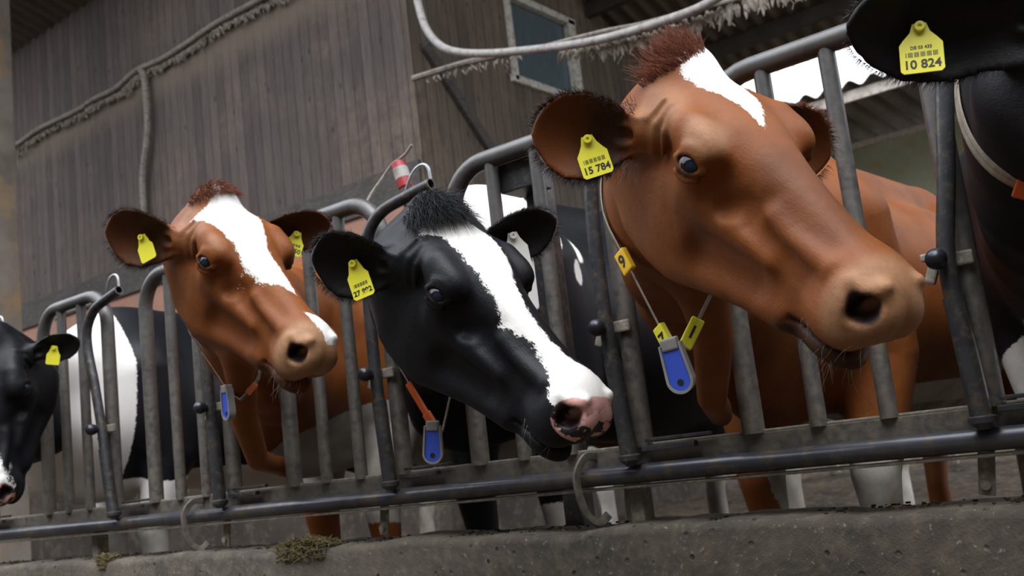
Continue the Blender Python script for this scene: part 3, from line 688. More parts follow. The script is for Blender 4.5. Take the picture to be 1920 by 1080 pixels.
def coat_mat(name, base, base2, spec=.35):
    """attributes: coat_white = metres inside the white patch; coat_dark, coat_pink, coat_pale, coat_hole = 0..1"""
    m, nt, b = new_mat(name); q = NT(nt)
    def att(nm): return q.n('ShaderNodeAttribute', attribute_name=nm).outputs['Fac']
    vec = q.n('ShaderNodeAttribute', attribute_name='coat_pos').outputs['Vector']      # head or body space, metres
    st = q.n('ShaderNodeMapping'); q.l(vec, st.inputs[0]); st.inputs['Scale'].default_value = (.28, 1, 1)
    hair = q.noise(st.outputs[0], 330, 3, .7, .4); fine = q.noise(vec, 70, 5, .65); big = q.noise(vec, 9, 4, .55)
    edge = q.math('ADD', q.math('MULTIPLY', q.math('SUBTRACT', hair, .5), .020), q.math('MULTIPLY', q.math('SUBTRACT', fine, .5), .016))
    wm = q.n('ShaderNodeMapRange'); q.l(q.math('ADD', att('coat_white'), edge), wm.inputs[0]); wm.inputs[1].default_value = -.0012; wm.inputs[2].default_value = .0012
    col = q.mix(q.ramp(big, [(.3, 0.), (.7, 1.)]), base, base2)
    col = q.mix(q.math('MULTIPLY', hair, .35), col, tuple(x*.55 for x in base))
    pale = q.math('MULTIPLY', att('coat_pale'), q.ramp(fine, [(.2, .55), (.7, 1.)]))
    col = q.mix(pale, col, (.40, .235, .13))
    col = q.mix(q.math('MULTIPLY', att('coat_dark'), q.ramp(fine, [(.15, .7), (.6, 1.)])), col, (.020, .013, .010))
    white = q.mix(q.math('MULTIPLY', hair, .3), (.80, .78, .74), (.66, .62, .55))
    white = q.mix(q.math('MULTIPLY', att('coat_soil'), q.ramp(big, [(.35, .55), (.65, 1.)])), white, (.22, .18, .135))
    col = q.mix(wm.outputs[0], col, white)
    spots = q.ramp(q.noise(vec, 42, 2, .5), [(.50, 0.), (.54, 1.)])
    pk = q.mix(q.math('MULTIPLY', spots, att('coat_spot')), (.62, .33, .29), (.020, .018, .022))
    pm = q.n('ShaderNodeMapRange'); q.l(q.math('ADD', att('coat_pink'), q.math('MULTIPLY', edge, 9)), pm.inputs[0]); pm.inputs[1].default_value = .42; pm.inputs[2].default_value = .58
    col = q.mix(pm.outputs[0], col, pk)
    col = q.mix(att('coat_hole'), col, (.012, .006, .006))
    q.l(col, b.inputs['Base Color'])
    q.l(q.math('SUBTRACT', .52, q.math('MULTIPLY', att('coat_pink'), .14)), b.inputs['Roughness'])
    b.inputs['Specular IOR Level'].default_value = spec
    q.bump(q.math('ADD', q.math('MULTIPLY', hair, .6), fine), .35, .0025, b); return m

def eye_mat():
    m, nt, b = new_mat('cow_eye'); q = NT(nt)
    a = q.n('ShaderNodeAttribute', attribute_name='gaze').outputs['Fac']      # radians from the optical axis
    n = q.noise(q.coord('Object'), 300, 3)
    c = q.ramp(q.math('ADD', q.math('MULTIPLY', a, .8), q.math('MULTIPLY', q.math('SUBTRACT', n, .5), .05)), [(0., (.010, .022, .045)), (.22, (.010, .018, .036)), (.30, (.006, .006, .008)), (.58, (.020, .013, .010)), (.66, (.012, .008, .007)), (.74, (.30, .25, .24)), (1., (.20, .14, .12))])
    q.l(c, b.inputs['Base Color']); b.inputs['Roughness'].default_value = .12; b.inputs['Specular IOR Level'].default_value = .45
    return m
M_EYE = eye_mat()
M_RCOAT = coat_mat('red_brown_coat', (.180, .050, .011), (.270, .086, .021), .22)
M_BCOAT = coat_mat('black_coat', (.0036, .0040, .0058), (.006, .0065, .010), .27)
M_HAIRR = plain('red_hair', (.20, .055, .022), .5); M_HAIRB = plain('black_hair', (.010, .010, .013), .45)
M_HAIRD = plain('dark_ear_hair', (.035, .016, .010), .5)
M_WHISK = plain('pale_whiskers', (.55, .48, .40), .5)

def attr(me, name, arr, typ='FLOAT'):
    a = me.attributes.new(name, typ, 'POINT')
    if typ == 'FLOAT': a.data.foreach_set('value', np.ascontiguousarray(arr, f32).ravel())
    else: a.data.foreach_set('vector', np.ascontiguousarray(arr, f32).ravel())
def sstep(x, a, b): t = np.clip((x-a)/(b-a), 0, 1); return t*t*(3-2*t)

class Cow:
    """one cow: head frame (pos, R, scale) in the world, withers point and yaw of the trunk"""
    def __init__(c, **k):
        c.__dict__.update(k); c.R = np.asarray(c.R, float); c.pos = np.asarray(c.pos, float); c.s = k.get('s', 1.0)
        a = math.radians(k.get('yaw', 0)); c.BR = np.array([[math.cos(a), -math.sin(a), 0], [math.sin(a), math.cos(a), 0], [0, 0, 1.]])  # body: x right->left side, y to the tail, z up
        c.W = np.array([k['wx'], k['wy'], 0.]); c.bs = k.get('bs', 1.0)
        c.hp = dict(ears=k['ears'], folds=k.get('folds', []))
    def h2w(c, p): return c.R @ (np.asarray(p, float)*c.s) + c.pos
    def w2h(c, P): return ((P - c.pos.astype(f32)) @ c.R.astype(f32))/f32(c.s)
    def b2w(c, p): return c.BR @ (np.asarray(p, float)*c.bs) + c.W
    def w2b(c, P): return ((P - c.W.astype(f32)) @ c.BR.astype(f32))/f32(c.bs)
    def body_sdf(c, P):
        Q = c.w2b(P); S = Q.copy(); S[:, 0] = np.abs(S[:, 0])
        d = sd_ell(S, (0, .78, .90), (.36, .86, .36)); k = .12
        d = smin(d, sd_ell(S, (0, .10, .96), (.24, .40, .36)), k)
        d = smin(d, sd_chain(S, [(0, -.02, 1.27), (0, .45, 1.29), (0, 1.25, 1.30)], [.085, .075, .09]), k)
        d = smin(d, sd_ell(S, (0, 1.42, 1.06), (.25, .34, .28)), k)
        d = smin(d, sd_cone(S, (.20, 1.18, 1.24), (.24, 1.22, 1.20), .05, .05), .08)
        d = smin(d, sd_cone(S, (.10, 1.66, 1.20), (.12, 1.72, 1.14), .06, .06), .06)
        d = smin(d, sd_chain(S, [(.17, 1.42, .98), (.18, 1.36, .68), (.17, 1.66, .50), (.17, 1.60, .30), (.17, 1.60, .13), (.17, 1.54, .045)], [.19, .105, .055, .040, .043, .052]), .06)
        d = smin(d, sd_chain(S, [(.17, .03, 1.08), (.19, .10, .74), (.155, .03, .44), (.15, .05, .26), (.15, .05, .12), (.15, 0, .045)], [.13, .10, .062, .041, .045, .052]), .06)
        d = smin(d, sd_ell(S, (0, 1.18, .60), (.17, .24, .14)), .06)
        d = smin(d, sd_ell(S, (0, -.16, .74), (.10, .24, .17)), .10)
        d = smin(d, sd_chain(S, [(0, 1.72, 1.27), (0, 1.83, 1.15), (0, 1.84, .8), (0, 1.83, .5)], [.035, .03, .02, .035]), .04)
        d = smax(d, -(Q[:, 2] - .004), .004)
        return d*f32(c.bs)
    def neck_sdf(c, P):
        pol = c.h2w((-.010, 0, -.115)); thr = c.h2w((.01, 0, -.185))
        sh = c.b2w((0, .02, 1.16)); ch = c.b2w((0, -.10, .90))
        gate = np.asarray(c.gate, float)
        m1 = gate + np.array([0, 0, .10]); m2 = gate + np.array([0, 0, -.12])
        def bez(a, m, b, n=7): return [a*(1-t)**2 + m*2*t*(1-t) + b*t*t for t in np.linspace(0, 1, n)]
        up = bez(sh, m1*1.5-(sh+pol)*.25, pol); lo = bez(ch, m2*1.5-(ch+thr)*.25, thr)
        d = sd_chain(P, up, list(np.linspace(.15, .068, 7)*c.s), .05)
        d = smin(d, sd_chain(P, lo, list(np.linspace(.17, .070, 7)*c.s), .05), .12)
        if c.dewlap: 
            dl = [np.asarray(p, float) for p in c.dewlap]; d = smin(d, sd_chain(P, dl, list(np.linspace(.045, .026, len(dl)))), .09)
        return d
    def sdf(c, P):
        P = np.asarray(P, f32)
        d = np.full(len(P), 1.0, f32)
        nk = c.neck_sdf(P)
        bd = c.body_sdf(P) if c.has_body else np.full(len(P), 5, f32)
        d = smin(nk, bd, .14).astype(f32)
        ay = np.abs(P[:, 1]); slab = (np.abs(P[:, 0]-c.slot) - (.108 + 1.25*ay**1.15))*.65        # squeezed between the bars of its gap
        d = np.where((ay < .35) & (P[:, 2] > .5), smax(d, slab.astype(f32), .05), d).astype(f32)
        H = c.w2h(P); cen = np.array([.22, 0, -.1], f32); m = ((H-cen)**2).sum(1) < .50**2
        if m.any():
            hd = head_sdf(H[m], c.hp)*f32(c.s); d[m] = smin(d[m], hd, .055)
        return d
    def build(c):
        hc = np.array([c.h2w(p) for p in [(-.03, 0, 0), (.55, 0, -.1), (.2, .12, 0), (.2, -.12, 0), (.1, 0, -.26), (.45, 0, -.2)] +
                       [tuple(np.array([.03, s*.09, -.05]) + np.array(c.ears[s][0])/np.linalg.norm(c.ears[s][0])*c.ears[s][2]*1.02) for s in (-1, 1)]])
        lo = hc.min(0)-.02; hi = hc.max(0)+.02
        if c.has_body:
            bc = np.array([c.b2w(p) for p in [(-.45, -.5, 0), (.45, -.5, 0), (.45, 1.95, 1.45), (-.45, 1.95, 0)]])
            glo = np.minimum(bc.min(0), lo-.05); ghi = np.maximum(bc.max(0), hi+.05)
        else: glo, ghi = lo-.1, hi+.1
        glo[2] = max(glo[2], -.03)
        axs = [grid_axis(glo[i], ghi[i], lo[i], hi[i], c.fine, c.coarse) for i in range(3)]
        V, Q = mesh_from_sdf(c.sdf, axs)
        me = bpy.data.meshes.new('cow'); me.vertices.add(len(V)); me.vertices.foreach_set('co', V.ravel())
        me.loops.add(Q.size); me.loops.foreach_set('vertex_index', Q.ravel().astype(np.int32))
        me.polygons.add(len(Q)); me.polygons.foreach_set('loop_start', np.arange(len(Q), dtype=np.int32)*4)
        me.update(calc_edges=True); me.polygons.foreach_set('use_smooth', np.ones(len(Q), bool)); me.validate()
        H = c.w2h(V); Bq = c.w2b(V); c.paint(c, me, V, H, Bq)
        o = link_mesh('cow', me, c.mat); tag(o, c.label, 'cow'); c.obj = o
        c.eyes(); return o
    def eyes(c):
        for sd in (-1, 1):
            cen = EYE.copy(); cen[1] *= sd; nrm = EYE_N.copy(); nrm[1] *= sd
            bm = bmesh.new(); bmesh.ops.create_uvsphere(bm, u_segments=40, v_segments=28, radius=.0228)
            gz = nrm + np.asarray(c.gaze.get(sd, (0, 0, 0)), float); gz /= np.linalg.norm(gz); g = Vector(gz)
            me = bpy.data.meshes.new('eye'); ang = []
            for v in bm.verts:
                a = v.co.normalized().angle(g); ang.append(a); v.co *= 1 + .10*max(0, 1-(a/.65)**2)
            ang = np.array(ang)
            for v in bm.verts: v.co = Vector(c.h2w(np.array(v.co) + cen + nrm*-.0015))
            bm.to_mesh(me); bm.free(); me.polygons.foreach_set('use_smooth', [True]*len(me.polygons))
            attr(me, 'gaze', ang); link_mesh('eye', me, M_EYE, c.obj)

def tuft(name, roots, dirs, lens, mat, parent, rad=.0006, bend=.3, seed=1):
    """a lock of hair: many thin tapering strands"""
    rng = np.random.default_rng(seed); vs = []; fs = []
    for r0, d0, L in zip(roots, dirs, lens):
        d0 = d0/np.linalg.norm(d0); side = np.cross(d0, rng.normal(size=3)); side /= np.linalg.norm(side); w2 = np.cross(d0, side)
        curve = rng.normal(size=3)*bend; b = len(vs)
        for i in range(4):
            t = i/3; p = r0 + d0*L*t + curve*L*t*t*.5 + np.array([0, 0, -.25])*L*t*t; ra = rad*(1-t*.9)
            for k in range(3):
                a = 2.094*k; vs.append(p + (side*math.cos(a)+w2*math.sin(a))*ra)
        for i in range(3):
            for k in range(3):
                k2 = (k+1) % 3; fs.append((b+i*3+k, b+i*3+k2, b+(i+1)*3+k2, b+(i+1)*3+k))
    me = bpy.data.meshes.new(name); me.from_pydata([tuple(map(float, v)) for v in vs], [], fs); me.update()
    me.polygons.foreach_set('use_smooth', [True]*len(me.polygons))
    o = link_mesh(name, me, mat, parent); o['kind'] = 'stuff'; return o
def surf_point(c, p, n, it=4):
    """nearest point on the head along -n, in the world"""
    w = c.h2w(p); N = c.R @ np.asarray(n, float); N /= np.linalg.norm(N)
    for _ in range(8):
        d = float(c.sdf(w[None])[0]); w = w - N*d*.9
    return w

def roots_on(c, n, xr, yr, seed, start=.07):
    """hair roots on the head under a patch of head-space x, y"""
    rng = np.random.default_rng(seed); th = rng.uniform(0, 2*math.pi, n); q = np.sqrt(rng.uniform(0, 1, n))
    P = np.stack([(xr[0]+xr[1])/2 + (xr[1]-xr[0])/2*q*np.cos(th), (yr[0]+yr[1])/2 + (yr[1]-yr[0])/2*q*np.sin(th), np.full(n, start)], 1)
    W_ = (c.R @ (P*c.s).T).T + c.pos; N = c.R[:, 2]
    for _ in range(14): W_ = W_ - N*(c.sdf(W_.astype(f32)).astype(float)[:, None])*.8
    return W_, P
def locks(c, name, mat, n, xr, yr, dirf, L, seed, rad=.0007, bend=.25):
    W_, P = roots_on(c, n, xr, yr, seed); rng = np.random.default_rng(seed+1)
    D = np.array([c.R @ (np.array(dirf(p), float)) for p in P]) + rng.normal(size=(n, 3))*.16
    return tuft(name, W_ - c.R[:, 2]*.002, D, L*rng.uniform(.5, 1.25, n), mat, c.obj, rad, bend, seed)
# ------------------------------------------------------------ the herd
AX = np.array([[.778, .618, -.116], [.190, -.056, .980], [-.599, .784, .161]])
def wd(x, y, z): return x*AX[0] + y*AX[1] + z*AX[2]
def loc(R, v): return tuple(np.asarray(R, float).T @ v)

def base_paint(c, me, H, white, dark=None, pink=None, pale=None, spot=None, soil=None):
    n = len(H); z0 = np.zeros(n); ay = np.abs(H[:, 1]); x = H[:, 0]; z = H[:, 2]
    dark = z0 if dark is None else dark; pink = z0 if pink is None else pink; pale = z0 if pale is None else pale
    S = np.stack([x, ay, z/1.16], 1)
    hole = sstep(-sd_ell(S, (.496, .046, -.076), (.036, .022, .024)), .000, .007)
    de = np.linalg.norm(np.stack([x, ay, z], 1)-EYE, axis=1)
    lid = sstep(-np.abs(de-.021), -.008, -.002)
    for sd in (-1, 1):
        m, t, yy = ear_inner(c, H, sd); dark = np.maximum(dark, m*c.ear_dark*(1-c.__dict__.get('ear_fade', .25)*sstep(t, .35, .75)))
    attr(me, 'coat_white', np.where(de < .04, -.1, white)); attr(me, 'coat_dark', np.clip(dark+lid*.8, 0, 1)); attr(me, 'coat_pink', pink); attr(me, 'coat_pale', pale)
    attr(me, 'coat_hole', hole); attr(me, 'coat_spot', z0 if spot is None else spot); attr(me, 'coat_soil', (z0 if soil is None else soil)*(((H-[.25, 0, -.1])**2).sum(1) > .16))
    attr(me, 'coat_pos', H, 'FLOAT_VECTOR')
def ear_inner(c, H, sd):
    ed, en, L, W = c.ears[sd]; R = axes_from(ed, en); b = np.array([.045, sd*.086, -.086]); q = (H-b) @ R
    t = q[:, 0]/L; yy = q[:, 1]; curl = .55*(yy/W)**2*W*np.interp(t, [0, .3, 1], [1.9, 1.15, .45]); zz = q[:, 2]-curl+.10*L*np.sin(np.clip(t, 0, 1)*math.pi)*.6
    return sstep(zz, -.003, .003)*(zz < .03)*sstep(t, .10, .22)*(t < 1.1)*(np.abs(yy) < W*1.1), t, yy/W
def near(H, c, r): return 1-sstep(np.sqrt((((H-np.array(c))/np.array(r))**2).sum(1)), .6, 1.1)
def blaze(H, poly, zmin=-.10):
    w = poly_sd(H[:, 0], H[:, 1], poly); return np.where((H[:, 2] > zmin) & (H[:, 0] > -.08), w, -.1)
def body_patches(B, patches, default=-.2):
    """white where a patch contains the point; patches: centre (x, y, z), radii"""
    w = np.full(len(B), default)
    for cen, r in patches: w = np.maximum(w, -sd_ell(B, cen, r))
    return w
def muzzle_zone(H): return sstep(H[:, 0], .43, .47)*sstep(-H[:, 2]+H[:, 0]*.35, .165, .215)

R3 = [[0.6412, 0.4326, 0.6345], [-0.2046, 0.8926, -0.4018], [-0.7402, 0.127, 0.6607]]
R1 = [[0.7152, 0.1302, 0.6869], [-0.0212, 0.9866, -0.1644], [-0.699, 0.1024, 0.7082]]
R2 = [[0.6909, 0.166, 0.7042], [-0.0185, 0.9773, -0.2122], [-0.7231, 0.1344, 0.6781]]
def legs_white(B, z0): return z0 - B[:, 2]
def paint3(c, me, V, H, B):
    w = blaze(H, [(-.045, -.02), (.0, -.036), (.045, -.040), (.086, -.033), (.13, -.018), (.155, -.010), (.202, -.005), (.165, .018), (.136, .034), (.08, .046), (0, .046), (-.03, .035)])
    hb = ((H-[.2, 0, -.1])**2).sum(1) < .3
    w = np.maximum(w, np.where(hb, -.2, body_patches(B, [((0, .75, .45), (.4, .8, .28)), ((.15, 0, .2), (.2, .25, .28)), ((.2, 1.6, .2), (.3, .4, .3))])))
    pale = near(H, (.51, -.03, -.09), (.070, .12, .085))*.65 + .55*near(H, (.185, -.10, -.005), (.05, .05, .035)) + .35*near(H, (.06, -.09, -.03), (.08, .05, .05))
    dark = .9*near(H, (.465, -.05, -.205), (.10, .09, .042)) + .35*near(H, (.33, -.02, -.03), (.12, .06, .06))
    base_paint(c, me, H, w, dark=dark, pale=np.clip(pale, 0, 1), soil=np.full(len(H), .6) + .4*(B[:, 2] < .6))
def paint1(c, me, V, H, B):
    w = blaze(H, [(-.04, .0), (0, -.02), (.035, -.04), (.050, -.092), (.085, -.080), (.127, -.070), (.19, -.052), (.25, -.053), (.314, -.035), (.330, -.022), (.375, .010), (.314, .014), (.226, .012), (.152, .042), (.082, .066), (.05, .045), (0, .03)])
    w = np.maximum(w, blaze(H, [(.430, -.006), (.447, .018), (.483, .042), (.52, .040), (.52, .005), (.47, -.004)], -.075))
    hb = ((H-[.2, 0, -.1])**2).sum(1) < .3
    bw = body_patches(B, [((.15, .40, .60), (.4, .80, .24)), ((0, .55, .2), (.6, .45, .55)), ((.0, .1, 1.40), (.2, .22, .1)), ((0, 1.6, .2), (.5, .5, .4))])
    w = np.maximum(w, np.where(hb, -.2, bw))
    pale = near(H, (.505, -.03, -.09), (.075, .11, .085))*.8 + .25*near(H, (.05, -.09, -.04), (.08, .05, .06)) + .3*near(H, (.185, -.10, 0), (.04, .04, .02))
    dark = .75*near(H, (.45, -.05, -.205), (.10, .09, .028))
    base_paint(c, me, H, w, dark=dark, pale=np.clip(pale, 0, 1), soil=np.full(len(H), .75)*(B[:, 2] < .9))
def paint2(c, me, V, H, B):
    w = blaze(H, [(.0, .01), (.026, -.045), (.055, -.075), (.089, -.052), (.157, -.050), (.25, -.040), (.30, -.046), (.367, -.030), (.423, -.042), (.466, -.066), (.488, -.10), (.56, -.06), (.56, .04), (.486, .036), (.424, .003), (.373, -.006), (.31, -.006), (.236, .016), (.168, .052), (.09, .060), (.02, .05)], -.085)
    hb = ((H-[.2, 0, -.1])**2).sum(1) < .28
    bw = body_patches(B, [((.0, -.16, 1.35), (.5, .25, .5)), ((.28, .17, 1.15), (.13, .045, .06)), ((.30, .075, 1.05), (.12, .028, .04)), ((.2, 0, .1), (.4, .4, .3)), ((.0, 1.6, .1), (.5, .4, .4))])
    w = np.maximum(w, np.where(hb, -.2, bw))
    mz = near(H, (.515, -.02, -.088), (.050, .085, .046)); w = np.where((H[:, 2] < -.118+.15*(H[:, 0]-.47)) & (((H-[.2, 0, -.1])**2).sum(1) < .28), -.1, w)
    base_paint(c, me, H, w, pink=np.clip(mz*1.3, 0, 1)*(H[:, 2] > -.15), spot=sstep(-H[:, 2], .055, .085), soil=.8*(B[:, 2] < .8))
def paint0(c, me, V, H, B):
    w = blaze(H, [(-.03, .0), (.02, -.03), (.2, -.03), (.35, -.03), (.42, -.05), (.48, -.07), (.56, -.06), (.56, .06), (.48, .07), (.42, .05), (.35, .03), (.2, .03), (.02, .03)], -.12)
    hb = ((H-[.2, 0, -.1])**2).sum(1) < .26
    bw = body_patches(B, [((.0, -.27, 1.05), (.6, .22, .85)), ((0, .4, .2), (.6, 1.2, .50)), ((0, 1.7, .2), (.5, .5, .4))])
    bw = np.where(B[:, 1] < -.3, np.minimum(bw, B[:, 1]+.37 + np.maximum(0, .78-B[:, 2])*2 + np.maximum(0, B[:, 2]-1.28)*2), bw)
    w = np.maximum(w, np.where(hb, -.2, bw))
    base_paint(c, me, H, w, pink=near(H, (.515, 0, -.09), (.06, .10, .075)), spot=sstep(-H[:, 2], .05, .10), soil=.85*(B[:, 2] < .55))
def paint4(c, me, V, H, B):
    bw = body_patches(B, [((.0, -.15, .42), (.5, .5, .34))])
    base_paint(c, me, H, np.where(((H-[.2, 0, -.1])**2).sum(1) < .3, -.2, bw), soil=.5*(B[:, 2] < .9))
def paint5(c, me, V, H, B):
    base_paint(c, me, H, body_patches(B, [((0, .8, .2), (.6, 1.5, .55)), ((0, .7, 1.0), (.6, .25, .5))]), soil=.7*(B[:, 2] < .9))

cow3 = Cow(pos=(.5479, -.5195, 1.1697), R=R3, s=1.03, wx=.17, wy=.62, yaw=0, slot=.19, gate=(.20, .02, 1.0), fine=.0042, coarse=.018, has_body=True, ear_fade=.75, dewlap=[(.42, -.33, .90), (.36, -.20, .76), (.27, -.06, .655), (.2, .1, .62)], ear_dark=.85,
    ears={-1: (loc(R3, wd(-1, .0, .10)), loc(R3, wd(.30, -.30, -1)), .180, .068), 1: (loc(R3, wd(.9, -.22, .35)), loc(R3, wd(.2, -.2, -.95)), .205, .066)},
    gaze={-1: (.35, .15, 0)}, mat=M_RCOAT, paint=paint3, label='large red-brown cow with a white forehead patch and number tags, nearest head')
cow2 = Cow(pos=(-.040, -.5026, 1.0743), R=R2, s=1.015, wx=-.84, wy=.62, yaw=0, bs=1.08, slot=-.55, gate=(-.55, .02, 1.03), fine=.0045, coarse=.02, has_body=True, dewlap=None, ear_dark=.3,
    ears={-1: (loc(R2, wd(-1, .05, .10)), loc(R2, wd(.20, -.45, -1)), .175, .068), 1: (loc(R2, wd(.95, .40, .05)), loc(R2, wd(.0, -.5, -.9)), .195, .054)},
    gaze={-1: (.2, .05, 0)}, mat=M_BCOAT, paint=paint2, label='black cow with a broad white blaze and pink-spotted nose, middle head')
cow1 = Cow(pos=(-.787, -.4551, 1.2903), R=R1, s=1.03, wx=-1.61, wy=.62, yaw=0, bs=1.04, slot=-1.27, gate=(-1.27, .02, 1.03), fine=.0048, coarse=.02, has_body=True, dewlap=[(-.97, -.28, .92), (-1.08, -.20, .78), (-1.16, -.10, .66), (-1.25, .1, .62)], ear_dark=.8,
    ears={-1: (loc(R1, wd(-1, .10, .10)), loc(R1, wd(.20, -.35, -1)), .200, .070), 1: (loc(R1, wd(.98, .20, .2)), loc(R1, wd(-.1, -.6, -.9)), .205, .056)},
    gaze={-1: (.2, .05, 0)}, mat=M_RCOAT, paint=paint1, label='red-brown cow with a long white blaze, head between the two black and white cows')
R0 = np.stack([wd(-.10, -.80, -.60), np.cross(wd(.1, .6, -.8), wd(-.10, -.80, -.60)), wd(.1, .6, -.8)], 1)
def ortho(f, u):
    f = f/np.linalg.norm(f); u = u-f*(u@f); u /= np.linalg.norm(u); return np.stack([f, np.cross(u, f), u], 1)
R0 = ortho(wd(.10, -.88, -.44), wd(-.20, .38, -.90))
cow0 = Cow(pos=(-2.22, -.34, 1.19), R=R0, s=1.05, wx=-2.85, wy=.50, yaw=0, bs=1.04, slot=-2.74, gate=(-2.72, .02, 1.0), fine=.007, coarse=.022, has_body=True, dewlap=None, ear_dark=.3,
    ears={-1: (loc(R0, wd(-1, .12, .10)), loc(R0, wd(.20, -.35, -1)), .16, .06), 1: (loc(R0, wd(.95, .22, .1)), loc(R0, wd(.0, -.4, -.9)), .165, .05)},
    gaze={}, mat=M_BCOAT, paint=paint0, label='black and white cow cut off at the left edge, pink nose lowered')
R4 = ortho(np.array([.93, -.12, -.25]), np.array([.25, .1, .96]))
cow4 = Cow(pos=(1.06, -.33, 1.175), R=R4, s=1.04, wx=.93, wy=.62, yaw=0, slot=.93, gate=(.94, .0, 1.0), fine=.006, coarse=.02, has_body=True, dewlap=None, ear_dark=.3,
    ears={-1: (loc(R4, wd(-1, -.06, .0)), loc(R4, wd(.1, -.5, -1)), .29, .076), 1: (loc(R4, wd(.75, .02, .6)), loc(R4, wd(.5, -.2, -.8)), .165, .062)},
    gaze={}, mat=M_BCOAT, paint=paint4, label='black cow at the right edge with only its neck and tagged ear in view')
R5 = ortho(np.array([-.95, -.1, -.3]), np.array([-.3, 0, .95]))
cow5 = Cow(pos=(-2.62, 3.1, 1.25), R=R5, s=1.0, wx=-2.1, wy=3.15, yaw=-90, slot=-9, gate=(-2.30, 3.13, 1.05), fine=.016, coarse=.03, has_body=True, dewlap=None, ear_dark=.3,
    ears={-1: ((.1, -1, .1), (.9, .1, .3), .16, .06), 1: ((.1, 1, .1), (.9, -.1, .3), .16, .06)}, gaze={}, mat=M_BCOAT, paint=paint5, label='black and white cow standing sideways in the dark behind the nearest red-brown cow')
HERD = [cow3, cow2, cow1, cow0, cow4, cow5]
for c in HERD: c.build()
# ------------------------------------------------------------ ear tags, collars, hair
def glyphs(name, text, size, M, mat, parent, bold=.0004):
    cu = bpy.data.curves.new('glyph', 'FONT'); cu.body = text; cu.size = size; cu.align_x = 'CENTER'; cu.align_y = 'CENTER'; cu.extrude = .0003; cu.offset = bold
    to = bpy.data.objects.new('glyph', cu); COL.objects.link(to); bpy.context.view_layer.update()
    me = bpy.data.meshes.new_from_object(to.evaluated_get(bpy.context.evaluated_depsgraph_get())); bpy.data.objects.remove(to)
    me.name = name; me.transform(M); me.materials.clear(); return link_mesh(name, me, mat, parent)
def frame(p, nrm, down):
    n = Vector(nrm).normalized(); d = Vector(down); d = (d - n*d.dot(n)).normalized(); y = -d; x = y.cross(n)
    return Matrix(((x.x, y.x, n.x, p[0]), (x.y, y.y, n.y, p[1]), (x.z, y.z, n.z, p[2]), (0, 0, 0, 1)))
def ear_pt(c, sd, t, yy, off=.006):
    ed, en, L, W = c.ears[sd]; R = axes_from(ed, en); b = np.array([.045, sd*.086, -.086])
    curl = .55*yy*yy*W*float(np.interp(t, [0, .3, 1], [1.9, 1.15, .45])); z = curl - .06*L*math.sin(t*math.pi) + off
    return c.h2w(b + R @ np.array([t*L, yy*W, z]))
def ear_tag(c, sd, t, yy, nrm, down, text, w=.052, h=.062, mat=None, label=None, small=None):
    mat = mat or M_TAG; p = ear_pt(c, sd, t, yy, .022)
    M = frame(p, nrm, down); r = .006
    out = [(-.009, .007), (.009, .007), (.013, -.006), (w/2-.006, -.016), (w/2, -.024), (w/2, -h+.004), (w/2-.004, -h), (-w/2+.004, -h), (-w/2, -h+.004), (-w/2, -.024), (-w/2+.006, -.016), (-.013, -.006)]
    m = MB(); m.plate(out, M, .0022); o = m.build('ear_tag', mat, c.obj)
    if label: o['label'] = label
    s = MB(); s.lathe(M @ Vector((0, 0, -.020)), M.to_3x3() @ Vector((0, 0, 1)), [(0, .005), (.020, .006), (.026, .0075), (.029, .0070), (.0292, .0028), (.026, .0025)], 16); s.build('tag_stud', mat, o)
    if text:
        glyphs('tag_number', text, .0175*min(1, (w-.004)/.050), M @ Matrix.Translation((0, -h+.012, .0013)), M_INK, o)
        b = MB()
        for k in range(26):
            if (k*7) % 5 != 2: b.box(M @ Vector((-w/2+.008+k*(w-.016)/25, -h+.027, .0013)), ((w-.016)/25*.6, .007, .0003), M)
        b.build('bar_code', M_INK, o)
        if small: glyphs('tag_small_print', small, .0065, M @ Matrix.Translation((0, -h+.037, .0013)), M_INK, o, .0001)
    return o

def ring_on_neck(c, C, axis, drop=None, n=72, gap=.003, r0=.03):
    A = Vector(axis).normalized(); u = (Vector((0, 0, 1)) - A*A.z).normalized(); v = A.cross(u); pts = []
    for k in range(n):
        a = 2*math.pi*k/n; d = np.array(u*math.cos(a)+v*math.sin(a)); q = np.array(C, float) + d*r0; r = r0
        for _ in range(60):
            s = float(min(c.neck_sdf(q[None].astype(f32))[0], c.body_sdf(q[None].astype(f32))[0])) - gap
            if s > -5e-4: break
            r += max(-s, .001); q = np.array(C)+d*r
        pts.append((r*math.cos(a), r*math.sin(a)))
    if drop is not None:
        j = Vector(drop)-Vector(C); pts.append((j.dot(u), j.dot(v)))
    P = sorted(set(pts)); H = []
    def cross(o, a, b): return (a[0]-o[0])*(b[1]-o[1])-(a[1]-o[1])*(b[0]-o[0])
    for seq in (P, P[::-1]):
        L = []
        for p in seq:
            while len(L) >= 2 and cross(L[-2], L[-1], p) <= 0: L.pop()
            L.append(p)
        H += L[:-1]
    W_ = [Vector(C)+u*a+v*b for a, b in H]; return W_, A
